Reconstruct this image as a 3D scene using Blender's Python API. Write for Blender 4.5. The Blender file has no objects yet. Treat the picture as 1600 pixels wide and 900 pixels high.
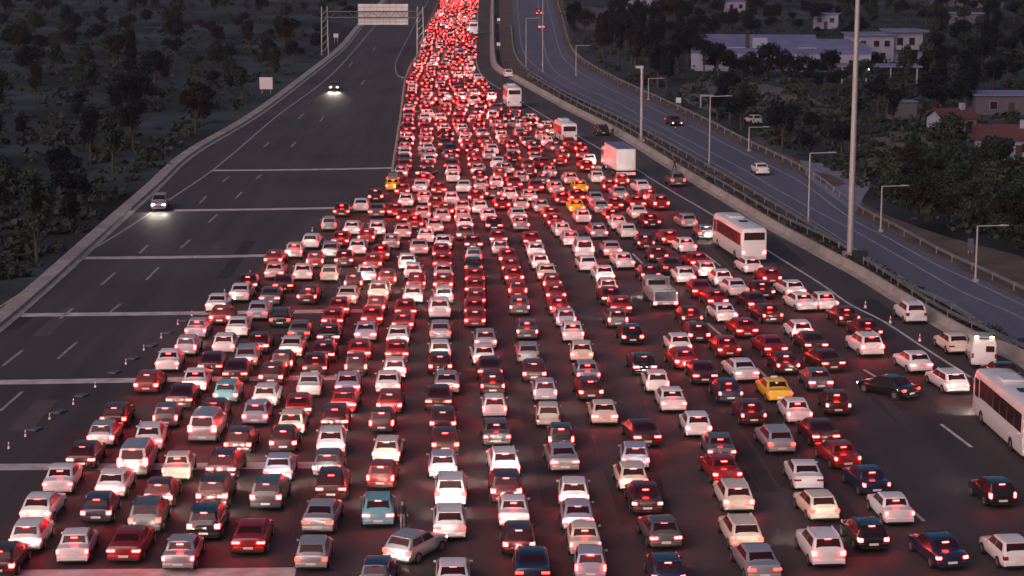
import bpy, bmesh, math, random
from mathutils import Vector, Matrix
R = math.radians
random.seed(7)
sc = bpy.context.scene
col = sc.collection

# ------------------------------------------------------------ camera
F, HY, H = 3200.0, -145.0, 34.0
PITCH = math.atan((450-HY)/F)
cd = bpy.data.cameras.new('camera'); cam = bpy.data.objects.new('camera', cd); col.objects.link(cam)
cam.location = (0, 0, H); cam.rotation_euler = (math.pi/2-PITCH, 0, 0)
cd.sensor_width = 36; cd.lens = F/1600*36; cd.clip_end = 12000; cd.clip_start = 1
sc.camera = cam
# ------------------------------------------------------------ world, sun, exposure
SUN_EL, SUN_AZ = R(4), R(215)
w = bpy.data.worlds.new('World'); sc.world = w; w.use_nodes = True
nt = w.node_tree; bg = nt.nodes['Background']
sky = nt.nodes.new('ShaderNodeTexSky'); sky.sky_type = 'NISHITA'; sky.sun_disc = False
sky.sun_elevation = SUN_EL; sky.sun_rotation = SUN_AZ; sky.ozone_density = 4; sky.air_density = 1.2; sky.dust_density = 2.0
nt.links.new(sky.outputs[0], bg.inputs[0]); bg.inputs[1].default_value = 0.082
sd = bpy.data.lights.new('sun', 'SUN'); so = bpy.data.objects.new('sun', sd); col.objects.link(so)
sd.energy = 1.6; sd.angle = R(60); sd.color = (1, .64, .60)
dirv = Vector((math.sin(SUN_AZ)*math.cos(R(30)), math.cos(SUN_AZ)*math.cos(R(30)), math.sin(R(30))))
so.rotation_euler = (-dirv).to_track_quat('-Z', 'Y').to_euler()
sc.view_settings.view_transform = 'Standard'; sc.view_settings.look = 'None'
sc.view_settings.exposure = 0.75; sc.view_settings.gamma = 1; sc.view_settings.use_curve_mapping = False
try:
    sc.cycles.use_light_tree = True
    sc.cycles.max_bounces = 4; sc.cycles.diffuse_bounces = 2; sc.cycles.glossy_bounces = 2
    sc.cycles.sample_clamp_indirect = 4; sc.cycles.use_denoising = True
except Exception: pass

# ------------------------------------------------------------ helpers
_f = Vector((0, math.cos(PITCH), -math.sin(PITCH))); _u = Vector((0, math.sin(PITCH), math.cos(PITCH)))
def G(px, py, z=0.0):
    d = _f + Vector((1, 0, 0))*((px-800)/F) - _u*((py-450)/F)
    t = (H-z)/(-d.z)
    return Vector((d.x*t, d.y*t, z))
def sc_px(py): return math.cos(PITCH)*(py-HY)/H      # pixels per metre at a ground row
def proj(p):
    v = Vector(p)-Vector((0, 0, H)); dep = v.dot(_f)
    return 800+F*v.x/dep, 450-F*v.dot(_u)/dep

LONG = []
def tag(o, label=None, cat=None, group=None, kind=None):
    if label:
        o['label'] = label
        if len(label.split()) > 16: print('LONG', label)
    if cat: o['category'] = cat
    if group: o['group'] = group
    if kind: o['kind'] = kind
    return o
def link(name, me, mat=None, parent=None):
    o = bpy.data.objects.new(name, me); col.objects.link(o)
    if mat is not None and len(me.materials) == 0: me.materials.append(mat)
    if parent: o.parent = parent
    return o
def empty(name, loc=(0, 0, 0), rz=0):
    o = bpy.data.objects.new(name, None); col.objects.link(o); o.location = loc; o.rotation_euler = (0, 0, rz); o.empty_display_size = .3
    return o
def bm_mesh(bm, name, smooth=None):
    bmesh.ops.recalc_face_normals(bm, faces=bm.faces)
    me = bpy.data.meshes.new(name); bm.to_mesh(me); bm.free()
    if smooth is not None:
        for p in me.polygons: p.use_smooth = True
        me.set_sharp_from_angle(angle=R(smooth))
    return me
def box(bm, x0, x1, y0, y1, z0, z1, bev=0, seg=1):
    m = Matrix.Translation(((x0+x1)/2, (y0+y1)/2, (z0+z1)/2)) @ Matrix.Diagonal((x1-x0, y1-y0, z1-z0, 1))
    r = bmesh.ops.create_cube(bm, size=1, matrix=m)
    if bev:
        es = list({e for v in r['verts'] for e in v.link_edges})
        bmesh.ops.bevel(bm, geom=es, offset=bev, segments=seg, affect='EDGES', profile=.6)
def cyl(bm, p0, p1, r0, r1, n=10):
    p0, p1 = Vector(p0), Vector(p1); d = p1-p0
    q = d.to_track_quat('Z', 'Y').to_matrix().to_4x4()
    bmesh.ops.create_cone(bm, cap_ends=True, segments=n, radius1=r0, radius2=r1, depth=d.length, matrix=Matrix.Translation((p0+p1)/2) @ q)
def slab(bm, c, t):
    """closed thin plate from a quad's corners, thickness t along its normal"""
    c = [Vector(p) for p in c]; n = (c[1]-c[0]).cross(c[-1]-c[0]).normalized()*t
    a = [bm.verts.new(p-n*.5) for p in c]; b = [bm.verts.new(p+n) for p in c]
    bm.faces.new(a[::-1]); bm.faces.new(b)
    k = len(c)
    for i in range(k): bm.faces.new((a[i], a[(i+1) % k], b[(i+1) % k], b[i]))

def mat(name, c, rough=.6, metal=0, emit=None, es=0, coat=0, noise=None, spec=None):
    m = bpy.data.materials.new(name); m.use_nodes = True; n = m.node_tree; b = n.nodes['Principled BSDF']
    b.inputs['Base Color'].default_value = (*c, 1); b.inputs['Roughness'].default_value = rough; b.inputs['Metallic'].default_value = metal
    if coat: b.inputs['Coat Weight'].default_value = coat; b.inputs['Coat Roughness'].default_value = .08
    if spec is not None: b.inputs['Specular IOR Level'].default_value = spec
    if emit: b.inputs['Emission Color'].default_value = (*emit, 1); b.inputs['Emission Strength'].default_value = es
    if noise:
        scale, lo, hi = noise
        tc = n.nodes.new('ShaderNodeTexCoord'); t = n.nodes.new('ShaderNodeTexNoise'); t.inputs['Scale'].default_value = scale; t.inputs['Detail'].default_value = 6
        mx = n.nodes.new('ShaderNodeMix'); mx.data_type = 'RGBA'
        mx.inputs[6].default_value = (*[v*lo for v in c], 1); mx.inputs[7].default_value = (*[min(1, v*hi) for v in c], 1)
        cr = n.nodes.new('ShaderNodeMapRange'); cr.inputs[1].default_value = .3; cr.inputs[2].default_value = .7
        n.links.new(tc.outputs['Object'], t.inputs['Vector']); n.links.new(t.outputs['Fac'], cr.inputs[0]); n.links.new(cr.outputs[0], mx.inputs[0]); n.links.new(mx.outputs[2], b.inputs['Base Color'])
    return m
def asphalt(name, c, c2):
    m = bpy.data.materials.new(name); m.use_nodes = True; n = m.node_tree; b = n.nodes['Principled BSDF']; L = n.links.new
    tc = n.nodes.new('ShaderNodeTexCoord')
    big = n.nodes.new('ShaderNodeTexNoise'); big.inputs['Scale'].default_value = .05; big.inputs['Detail'].default_value = 5
    st = n.nodes.new('ShaderNodeMapping'); st.inputs['Scale'].default_value = (.55, .02, 1); L(tc.outputs['Object'], st.inputs[0])
    sn = n.nodes.new('ShaderNodeTexNoise'); sn.inputs['Scale'].default_value = 1; sn.inputs['Detail'].default_value = 4; L(st.outputs[0], sn.inputs['Vector'])
    fine = n.nodes.new('ShaderNodeTexNoise'); fine.inputs['Scale'].default_value = 6; fine.inputs['Detail'].default_value = 8
    L(tc.outputs['Object'], big.inputs['Vector']); L(tc.outputs['Object'], fine.inputs['Vector'])
    a = n.nodes.new('ShaderNodeMath'); a.operation = 'ADD'; L(big.outputs['Fac'], a.inputs[0]); L(sn.outputs['Fac'], a.inputs[1])
    a2 = n.nodes.new('ShaderNodeMath'); a2.operation = 'MULTIPLY_ADD'; L(fine.outputs['Fac'], a2.inputs[0]); a2.inputs[1].default_value = .5; L(a.outputs[0], a2.inputs[2])
    mr = n.nodes.new('ShaderNodeMapRange'); mr.inputs[1].default_value = .85; mr.inputs[2].default_value = 1.65; L(a2.outputs[0], mr.inputs[0])
    mx = n.nodes.new('ShaderNodeMix'); mx.data_type = 'RGBA'; mx.inputs[6].default_value = (*c, 1); mx.inputs[7].default_value = (*c2, 1)
    L(mr.outputs[0], mx.inputs[0]); L(mx.outputs[2], b.inputs['Base Color']); b.inputs['Roughness'].default_value = .75
    return m

M = dict(
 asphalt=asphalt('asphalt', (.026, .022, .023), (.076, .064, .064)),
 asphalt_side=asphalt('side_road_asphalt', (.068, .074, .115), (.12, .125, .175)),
 ramp=mat('ramp_concrete', (.17, .175, .25), .8, noise=(.2, .8, 1.15)),
 yard=mat('yard_gravel', (.06, .06, .075), .9, noise=(.2, .6, 1.3)),
 scrub=mat('scrub_ground', (.018, .026, .030), .95, spec=.1, noise=(.03, .35, 3.2)),
 verge=mat('dirt_verge', (.085, .065, .05), .95, noise=(.25, .55, 1.4)),
 field=mat('dry_field', (.085, .088, .085), .95, noise=(.06, .7, 1.2)),
 paint=mat('road_paint', (.52, .51, .50), .6, noise=(.9, .65, 1.2)),
 paint_worn=mat('worn_road_paint', (.30, .30, .30), .6, noise=(1.2, .6, 1.2)),
 concrete=mat('concrete', (.33, .315, .29), .85, noise=(.5, .7, 1.1)),
 steel=mat('galvanised_steel', (.42, .42, .43), .45, .7, noise=(.8, .8, 1.1)),
 pole=mat('pole_metal', (.38, .38, .38), .5, .3),
 panel=mat('sign_back', (.68, .67, .68), .5, .2, noise=(.7, .9, 1.05)),
 panel_dark=mat('sign_frame', (.12, .12, .13), .5, .3),
 glass=mat('car_glass', (.030, .010, .013), .30, 0, spec=.4),  # red glow of the brake lamps put into the glass colour
 tyre=mat('tyre_rubber', (.018, .018, .018), .8),
 rim=mat('wheel_rim', (.4, .4, .42), .35, .8),
 trim=mat('black_trim', (.02, .02, .02), .5),
 plate=mat('plate_white', (.75, .75, .7), .5),
 brake=mat('brake_lamp', (.4, .02, .02), .3, emit=(1, .032, .027), es=29), brake_dim=mat('brake_lamp_dim', (.4, .02, .02), .3, emit=(1, .036, .03), es=18), brake_hot=mat('brake_lamp_hot', (.4, .02, .02), .3, emit=(1, .018, .014), es=40),
 tail=mat('tail_lamp', (.35, .02, .02), .3, emit=(1, .03, .02), es=6),
 lampoff=mat('tail_lamp_unlit', (.25, .015, .015), .25, coat=1),
 head=mat('headlamp', (.8, .8, .8), .2, emit=(1, .88, .76), es=430),
 beam=mat('headlamp_main', (.8, .8, .8), .2, emit=(1, .93, .82), es=500),
 lamp_blue=mat('police_lamp', (.1, .2, .6), .3, emit=(.2, .45, 1), es=14),
 amber=mat('amber_beacon', (.7, .4, .05), .3, emit=(1, .50, .12), es=26),
 lamp_spot=mat('lit_lamp', (.8, .8, .8), .3, emit=(.95, .95, 1), es=3),
 bark=mat('bark', (.05, .04, .03), .9),
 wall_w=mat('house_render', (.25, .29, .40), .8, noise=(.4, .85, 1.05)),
 wall_g=mat('grey_wall', (.09, .095, .12), .85, noise=(.4, .8, 1.1)),
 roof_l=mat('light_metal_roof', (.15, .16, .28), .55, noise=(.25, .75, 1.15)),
 roof_t=mat('tile_roof', (.085, .035, .035), .85, noise=(1.5, .7, 1.2)),
 conew=mat('cone_white', (.75, .73, .7), .5), coner=mat('cone_red', (.6, .08, .04), .5),
 skin=mat('skin', (.45, .28, .2), .6), hair=mat('hair', (.02, .015, .01), .8), cloth_d=mat('dark_clothes', (.03, .03, .04), .9), cloth_l=mat('grey_trousers', (.25, .25, .27), .9),
)
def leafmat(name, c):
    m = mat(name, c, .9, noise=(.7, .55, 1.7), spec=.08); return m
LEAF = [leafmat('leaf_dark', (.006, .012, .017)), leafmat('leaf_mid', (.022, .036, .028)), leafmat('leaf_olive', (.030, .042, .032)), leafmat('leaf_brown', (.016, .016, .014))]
PAINT = dict(
 w=('white', mat('paint_white', (.74, .74, .74), .35, coat=.6)), s=('silver', mat('paint_silver', (.42, .42, .44), .3, .4, coat=.6)),
 g=('grey', mat('paint_grey', (.13, .13, .14), .35, .3, coat=.6)), k=('black', mat('paint_black', (.012, .012, .014), .25, coat=.8)),
 r=('red-lit', mat('paint_red_lit', (.24, .010, .011), .35, coat=.6)), d=('dark-red-lit', mat('paint_dark_red_lit', (.060, .010, .012), .35, coat=.6)),  # brake-lamp spill put into the colour of mostly dark cars, beside true reds
 b=('navy', mat('paint_navy', (.016, .022, .06), .3, coat=.8)), c=('cream', mat('paint_cream', (.68, .62, .51), .4, coat=.5)),
 y=('yellow', mat('paint_yellow', (.75, .47, .03), .4, coat=.5)), t=('teal', mat('paint_teal', (.16, .42, .47), .35, coat=.6)),
 v=('blue-grey', mat('paint_blue_grey', (.36, .38, .47), .35, coat=.6)), p=('pink', mat('paint_pink', (.60, .44, .44), .4, coat=.5)),
)

def spline(pts, n=8):
    """Catmull-Rom through ground points"""
    P = [Vector(p) for p in pts]; P = [P[0]*2-P[1]]+P+[P[-1]*2-P[-2]]; out = []
    for i in range(1, len(P)-2):
        a, b, c, d = P[i-1:i+3]
        for k in range(n):
            t = k/n
            out.append(.5*((2*b)+(c-a)*t+(2*a-5*b+4*c-d)*t*t+(3*b-a-3*c+d)*t**3))
    out.append(P[-2]); return out
def ribbon(bm, pts, w, z0, z1=None, prof=None):
    """flat strip (z1 None) or a solid profile [(offset, z)..] swept along pts"""
    n = len(pts); rows = []
    if prof is None: prof = [(-w/2, z0), (w/2, z0)] if z1 is None else [(-w/2, z0), (-w/2, z1), (w/2, z1), (w/2, z0)]
    for i, p in enumerate(pts):
        t = (pts[min(i+1, n-1)]-pts[max(i-1, 0)]); t.z = 0; t.normalize(); s = Vector((t.y, -t.x, 0))
        rows.append([bm.verts.new((p.x+s.x*o, p.y+s.y*o, z)) for o, z in prof])
    k = len(prof)
    for a, b in zip(rows, rows[1:]):
        for j in range(k-1): bm.faces.new((a[j], a[j+1], b[j+1], b[j]))
        if k > 2: bm.faces.new((a[k-1], a[0], b[0], b[k-1]))
    if k > 2: bm.faces.new(rows[0]); bm.faces.new(rows[-1][::-1])
def gp(lst, z=0): return [G(x, y, z) for x, y in lst]
def poly_sheet(name, left, right, z, m, n=8):
    """sheet between two ground curves (each from near to far)"""
    A = spline(gp(left), n); B = spline(gp(right), n); N = 80
    def res(c):
        d = [0]
        for a, b in zip(c, c[1:]): d.append(d[-1]+(b-a).length)
        out = []; j = 0
        for k in range(N+1):
            t = d[-1]*k/N
            while j < len(d)-2 and d[j+1] < t: j += 1
            u = (t-d[j])/max(1e-6, d[j+1]-d[j]); out.append(c[j].lerp(c[j+1], min(1, u)))
        return out
    A, B = res(A), res(B); bm = bmesh.new()
    va = [bm.verts.new((p.x, p.y, z)) for p in A]; vb = [bm.verts.new((p.x, p.y, z)) for p in B]
    for i in range(N): bm.faces.new((va[i], vb[i], vb[i+1], va[i+1]))
    o = link(name, bm_mesh(bm, name), m); tag(o, kind='structure'); return o

# ------------------------------------------------------------ ground and roads
bm = bmesh.new(); bmesh.ops.create_grid(bm, x_segments=60, y_segments=60, size=4500)
bmesh.ops.translate(bm, verts=bm.verts, vec=(0, 3500, -.06))
tag(link('ground', bm_mesh(bm, 'ground'), M['scrub']), kind='structure')

LB = [(-1500, 1500), (-700, 1010), (-300, 730), (0, 507), (168, 358), (240, 294), (300, 240), (400, 180), (490, 112), (536, 74), (564, 40), (600, 2), (640, -40)]   # left edge of the plaza
RB = [(2900, 1500), (1900, 760), (1700, 640), (1595, 567), (1505, 530), (1410, 475), (1345, 435), (1280, 400), (1210, 362), (1135, 317), (1067, 277), (962, 212), (880, 170), (808, 130), (778, 114), (768, 96), (766, 50), (766, 0), (768, -45)]
poly_sheet('road', LB, RB, 0.0, M['asphalt'])
NEAR = [(1800, 690), (1640, 585), (1492, 487), (1430, 455), (1345, 405), (1280, 362), (1152, 286), (1040, 222), (960, 180), (880, 142), (828, 108), (808, 80), (803, 40), (800, 0), (800, -45)]
FAR = [(1900, 610), (1640, 485), (1595, 465), (1530, 434), (1467, 405), (1400, 368), (1335, 333), (1256, 276), (1160, 228), (1110, 202), (1060, 178), (1008, 154), (960, 132), (920, 110), (900, 96), (884, 74), (872, 30), (864, 0), (858, -45)]
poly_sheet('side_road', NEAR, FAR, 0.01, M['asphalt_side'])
SH = lambda lst, dx, dy: [(x+dx, y+dy) for x, y in lst]
poly_sheet('verge', [(1990, 770), (1760, 655), (1640, 578), (1520, 524), (1430, 470), (1360, 428), (1290, 389), (1220, 351), (1145, 308), (1077, 270), (972, 206), (890, 165), (820, 126), (790, 108), (782, 92), (780, 50), (780, 0), (782, -45)], SH(NEAR, 2, -2), -.03, M['verge'])
# verge beyond the side road and the exit ramp
poly_sheet('verge', SH(FAR, -2, 2), [(1950, 560), (1700, 440), (1640, 420), (1560, 388), (1480, 370), (1420, 350), (1350, 318), (1275, 262), (1170, 218), (1120, 190), (1072, 168), (1020, 146), (970, 122), (930, 102), (910, 88), (895, 68), (886, 30), (880, 0), (874, -45)], -.02, M['verge'])
def area(name, pts, z, m):
    bm = bmesh.new(); vs = [bm.verts.new((*p.xy, z)) for p in spline(gp(pts+[pts[0]]), 5)[:-1]]
    f = bm.faces.new(vs); bmesh.ops.triangulate(bm, faces=[f])
    return tag(link(name, bm_mesh(bm, name), m), kind='structure')
area('exit_road', [(1250, 250), (1278, 254), (1318, 262), (1350, 272), (1360, 288), (1350, 306), (1333, 332), (1296, 304), (1262, 276)], -.008, M['ramp'])
area('traffic_island', [(1272, 268), (1300, 274), (1320, 286), (1304, 291), (1280, 282)], -.002, M['verge'])
area('field', [(1060, 133), (1130, 124), (1200, 132), (1260, 150), (1290, 168), (1240, 178), (1130, 176), (1075, 160)], -.035, M['field'])
area('field', [(1340, 212), (1400, 205), (1470, 215), (1480, 250), (1420, 270), (1350, 262)], -.035, M['field'])
area('yard', [(1160, 224), (1190, 206), (1222, 212), (1216, 240)], -.03, M['yard'])
area('yard', [(1530, 158), (1600, 150), (1680, 160), (1680, 190), (1560, 188)], -.03, M['yard'])
area('path', [(1262, 162), (1300, 164), (1345, 184), (1350, 196), (1325, 190), (1290, 174)], -.025, M['yard'])
area('yard', [(890, 10), (960, 14), (1010, 24), (1000, 40), (900, 44)], -.03, M['yard'])

# road markings: every line is one sheet, dashes of a kind in one sheet
def marking(segs, width, m, z=.012, sm=True, name='road_marking'):
    bm = bmesh.new()
    for s in segs:
        g = gp(s); g = spline(g, 6) if sm and len(s) > 2 else g
        ribbon(bm, g, width, z)
    return tag(link(name, bm_mesh(bm, name), m), kind='structure')
# rumble bands across the plaza
RUM = [((330, 266.5), (470, 265.3), (615, 262.5)), ((272, 329), (420, 327), (552, 324.5)), ((112, 403.5), (280, 402), (440, 399)), ((-90, 495.5), (30, 492.5), (300, 489.5), (572, 485.5)),
       ((-260, 601), (0, 597.5), (300, 593), (540, 590)), ((-300, 732), (0, 730), (250, 729), (490, 727)), ((-300, 900), (0, 898), (250, 896), (462, 894))]
marking(RUM, 1.5, M['paint'])
marking([[(1010, 275), (1060, 305), (1115, 337), (1200, 392), (1280, 442), (1327, 475), (1380, 502), (1440, 541), (1520, 592), (1600, 645), (1750, 745)],
         [(1010, 275), (997, 266), (905, 214), (860, 187), (800, 150), (757, 122), (744, 96), (744, 60), (748, 0), (752, -40)]], .26, M['paint'], z=.016)
marking([[(-500, 850), (-200, 610), (-20, 492), (124, 402), (200, 356), (268, 310), (340, 260), (420, 192), (440, 176), (505, 128), (540, 94), (586, 40), (618, 0), (650, -40)]], .3, M['paint_worn'], z=.016)
dash = [((4, 572), (36, 547)), ((90, 561), (120, 535)), ((0, 643), (35, 612)), ((94, 498), (114, 482)), ((172, 488), (188, 475)), ((158, 446), (180, 426)), ((228, 438), (248, 418)), ((218, 396), (231, 383)), ((282, 388), (297, 375)),
        ((312, 318), (322, 307)), ((368, 310), (378, 300)), ((326, 348), (340, 335)), ((348, 284), (358, 276)), ((400, 280), (408, 273)), ((412, 230), (420, 223)), ((455, 230), (462, 222)), ((466, 186), (474, 178)), ((500, 190), (506, 182)),
        ((520, 142), (527, 134)), ((564, 133), (570, 125)), ((582, 80), (587, 73)), ((545, 104), (551, 97))]
marking(dash, .26, M['paint_worn'], z=.020, sm=False)
marking([((1350, 578), (1375, 593)), ((1470, 663), (1518, 699)), ((1398, 773), (1444, 815)), ((1105, 505), (1130, 527)), ((1182, 575), (1211, 602)), ((988, 396), (1004, 412)), ((1098, 395), (1126, 416)), ((918, 262), (926, 270))], .24, M['paint'], z=.020, sm=False)
marking([[(1760, 590), (1597, 497), (1505, 457), (1430, 415), (1337, 362), (1280, 332), (1210, 294), (1160, 264), (1088, 226), (1006, 184), (960, 158), (905, 135), (862, 105), (848, 60), (840, 0), (838, -40)],
         SH(FAR[1:], -9, 6)], .22, M['paint_worn'], z=.020)
marking([SH(NEAR[1:], 8, -5)], .22, M['paint_worn'], z=.020)

# worn patches and tar joints in the asphalt
rp = random.Random(21)
def patches(n, m, z, wr, lr, xr, yr):
    bm = bmesh.new()
    for i in range(n):
        x, y = rp.uniform(*xr), rp.uniform(*yr); p = G(x, y); tx, ty = (705, -60); q = G(x+(tx-x)*.05, y+(ty-y)*.05); d = (q-p); d.z = 0; d.normalize(); sd = Vector((d.y, -d.x, 0)); w_, l_ = rp.uniform(*wr), rp.uniform(*lr)
        bm.faces.new([bm.verts.new((*(p+sd*a*w_+d*b_*l_).xy, z+i*.00012)) for a, b_ in ((-.5, 0), (.5, 0), (.5+rp.uniform(-.05, .05), 1), (-.5, 1))])
    tag(link('asphalt_patch', bm_mesh(bm, 'asphalt_patch'), m), kind='structure')
patches(26, mat('fresh_asphalt', (.024, .021, .022), .8, noise=(.6, .8, 1.2)), .004, (1.2, 3.2), (4, 22), (0, 1500), (300, 880))
patches(16, mat('bleached_asphalt', (.075, .066, .066), .85, noise=(.6, .8, 1.2)), .0072, (.8, 2.6), (3, 14), (0, 1500), (300, 880))
patches(46, M['trim'], .0094, (.05, .09), (6, 40), (0, 1500), (250, 880))
# barriers
def barrier(name, pts, prof, m, label, cat, n=8):
    bm = bmesh.new(); c = spline(gp(pts), n); d = [0]
    for a, b in zip(c, c[1:]): d.append(d[-1]+(b-a).length)
    def at(t):
        for i in range(len(c)-1):
            if d[i+1] >= t: return c[i].lerp(c[i+1], (t-d[i])/max(1e-6, d[i+1]-d[i]))
        return c[-1]
    t = 0
    while t < d[-1]-1: ribbon(bm, [at(t+k*1.49) for k in range(5) if t+k*1.49 <= d[-1]] if t+1.49 < d[-1] else [at(t), c[-1]], 0, 0, prof=prof); t += 6.04
    o = link(name, bm_mesh(bm, name), m); return tag(o, label, cat)
JERSEY = [(-.32, -.05), (-.30, .10), (-.14, .35), (-.09, .88), (.09, .88), (.14, .35), (.30, .10), (.32, -.05)]
barrier('concrete_barrier', [(614, 276), (620, 232), (628, 178), (634, 128), (644, 104), (656, 84), (661, 60), (672, 34), (688, 0), (704, -40)], [(x*1.15, z*1.1) for x, z in JERSEY], M['concrete'], 'pale concrete median barrier between the empty carriageway and the jam', 'barrier')
def guard_rail(pts, label, posts=True):
    root = empty('guard_rail', G(*pts[0]))
    c = spline(gp(pts), 8); off = Vector(root.location)
    loc = [p-off for p in c]
    bm = bmesh.new(); ribbon(bm, loc, 0, 0, prof=[(-.04, .48), (.03, .52), (-.02, .62), (.03, .72), (-.04, .78), (-.07, .78), (-.07, .48)])
    link('rail', bm_mesh(bm, 'rail'), M['steel'], root)
    bm = bmesh.new(); acc = 0
    for a, b in zip(loc, loc[1:]):
        acc += (b-a).length
        if acc > 4: acc = 0; box(bm, b.x-.16, b.x-.08, b.y-.05, b.y+.05, -.05, .7)
    o = link('post_row', bm_mesh(bm, 'post_row'), M['steel'], root); o['kind'] = 'stuff'
    tag(root, label, 'guard rail')
guard_rail([(640, 128), (623, 122), (620, 100), (640, 58), (650, 36), (660, 18), (670, 2), (684, -40)], 'steel guard rail curving out around the dark median island by the gantry')
barrier('concrete_barrier', LB, [(-1.1, -.05), (-1.1, .36), (-1.0, .40), (.30, .34), (.42, .10), (.9, .04), (.9, -.05)], M['concrete'], 'long concrete kerb wall along the left edge of the empty carriageway', 'barrier')
barrier('concrete_barrier', SH(RB, 5, -3), [(-1.0, -.05), (-1.0, .08), (-.35, .12), (-.12, .80), (.12, .80), (.35, .1), (.5, -.05)], M['concrete'], 'pale concrete barrier between the jammed plaza and the brown verge', 'barrier')
guard_rail([(1880, 735), (1720, 622), (1625, 565), (1540, 525), (1465, 488), (1405, 449), (1342, 406), (1280, 373), (1210, 340), (1140, 298), (1077, 262), (975, 202), (893, 160), (826, 120)], 'steel guard rail on the brown verge just above the pale barrier')
guard_rail(SH(NEAR[1:-2], -4, 3), 'steel guard rail along the near edge of the side road')
guard_rail(SH(FAR[1:], 6, -4), 'steel guard rail along the far edge of the side road beside the trees')

# ------------------------------------------------------------ vehicles
TY = dict(
 h=dict(n='hatchback', L=3.95, W=1.76, H=1.47, belt=.93, rb=.10, rr=.52, rf=2.05, wb=2.85, hood=.80, deck=None),
 a=dict(n='saloon', L=4.45, W=1.80, H=1.43, belt=.93, rb=.62, rr=1.22, rf=2.55, wb=3.30, hood=.78, deck=.98),
 u=dict(n='SUV', L=4.40, W=1.86, H=1.66, belt=1.06, rb=.08, rr=.42, rf=2.35, wb=3.10, hood=.95, deck=None),
 v=dict(n='van', L=4.70, W=1.90, H=1.88, belt=1.12, rb=.05, rr=.22, rf=2.9, wb=3.75, hood=.98, deck=None),
 j=dict(n='hatchback', L=3.62, W=1.66, H=1.50, belt=.94, rb=.04, rr=.30, rf=1.85, wb=2.62, hood=.84, deck=None, tl='v'),
 f=dict(n='hatchback', L=4.15, W=1.80, H=1.46, belt=.96, rb=.14, rr=.72, rf=2.10, wb=3.00, hood=.80, deck=None, tl='h'),
 b=dict(n='saloon', L=4.62, W=1.83, H=1.42, belt=.97, rb=.48, rr=1.30, rf=2.60, wb=3.45, hood=.79, deck=1.02, tl='h'),
 c=dict(n='saloon', L=4.25, W=1.72, H=1.46, belt=.95, rb=.70, rr=1.05, rf=2.35, wb=3.05, hood=.80, deck=1.0, tl='v'),
 q=dict(n='SUV', L=4.25, W=1.82, H=1.60, belt=1.04, rb=.10, rr=.58, rf=2.20, wb=2.98, hood=.93, deck=None, tl='h'),
 e=dict(n='estate car', L=4.55, W=1.80, H=1.48, belt=.94, rb=.10, rr=.60, rf=2.55, wb=3.30, hood=.79, deck=None),
)
def loft(bm, rings, cap=True):
    vs = [[bm.verts.new(p) for p in r] for r in rings]
    for a, b in zip(vs, vs[1:]):
        k = len(a)
        for j in range(k): bm.faces.new((a[j], a[(j+1) % k], b[(j+1) % k], b[j]))
    if cap: bm.faces.new(vs[0]); bm.faces.new(vs[-1][::-1])
def body_mesh(t):
    T = TY[t]; L, W, Ht, belt = T['L'], T['W'], T['H'], T['belt']; hw = W/2; hood = T['hood']; bz = T['deck'] or belt
    bm = bmesh.new()
    st = [(0.0, bz-.10, .88, .36), (.05, bz-.02, .95, .26), (.28, bz+.0, .99, .22), (T['rb']+.25, bz if T['deck'] else belt, 1.0, .22), (L*.5, belt, 1.0, .22), (T['wb']-.1, belt-.0, .99, .22),
          (T['wb']+.25, belt-.04, .985, .22), (L-.5, hood+.03, .97, .22), (L-.16, hood-.03, .92, .24), (L-.03, hood-.14, .84, .28), (L, hood-.26, .76, .34)]
    rings = []
    for y, zt, f, zb in st:
        h = hw*f
        half = [(h*.86, zb), (h*.97, zb+.12), (h, zb+.30), (h*.985, zt-.16), (h*.94, zt-.04), (h*.84, zt), (h*.4, zt+.02)]
        rings.append([(x, y, z) for x, z in half]+[(-x, y, z) for x, z in half[::-1]])
    loft(bm, rings)
    # bumpers and sills
    box(bm, -hw*.93, hw*.93, -.07, .12, .30, .54, .04, 2)
    # cabin: cross-sections from the rear glass to the windscreen base
    hb, ht = hw*.92, hw*.75
    y1, y2, y3, y4 = T['rb'], T['rr'], T['rf'], T['wb']; zb = belt-.03
    rings = []
    for y, top, wb_, wt in ((y1-.01, zb+.04, hb*.98, hb*.95), (y1+(y2-y1)*.5, (zb+Ht)/2, hb, (hb+ht)/2), (y2, Ht-.035, hb, ht), (y2+.28, Ht+.0, hb, ht*1.01), ((y2+y3)/2, Ht+.015, hb, ht*1.02), (y3-.25, Ht-.0, hb, ht*1.01), (y3, Ht-.045, hb, ht), (y3+(y4-y3)*.5, (zb+Ht)/2-.01, hb, (hb+ht)/2), (y4+.01, zb+.03, hb*.97, hb*.93)):
        half = [(wb_, zb), (wb_+(wt-wb_)*.5, zb+(top-.05-zb)*.5), (wt, top-.05), (wt*.93, top-.012), (wt*.5, top)]
        rings.append([(x, y, z) for x, z in half]+[(-x, y, z) for x, z in half[::-1]])
    loft(bm, rings)
    if t in 'ueq':
        for s in (-1, 1): box(bm, s*ht*.93-.02, s*ht*.93+.02, y2+.15, y3-.1, Ht-.01, Ht+.05)
    if t in 'huefq': box(bm, -ht*.85, ht*.85, y2-.14, y2+.1, Ht-.07, Ht-.02, .015)
    return bm_mesh(bm, 'body', 35)
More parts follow.
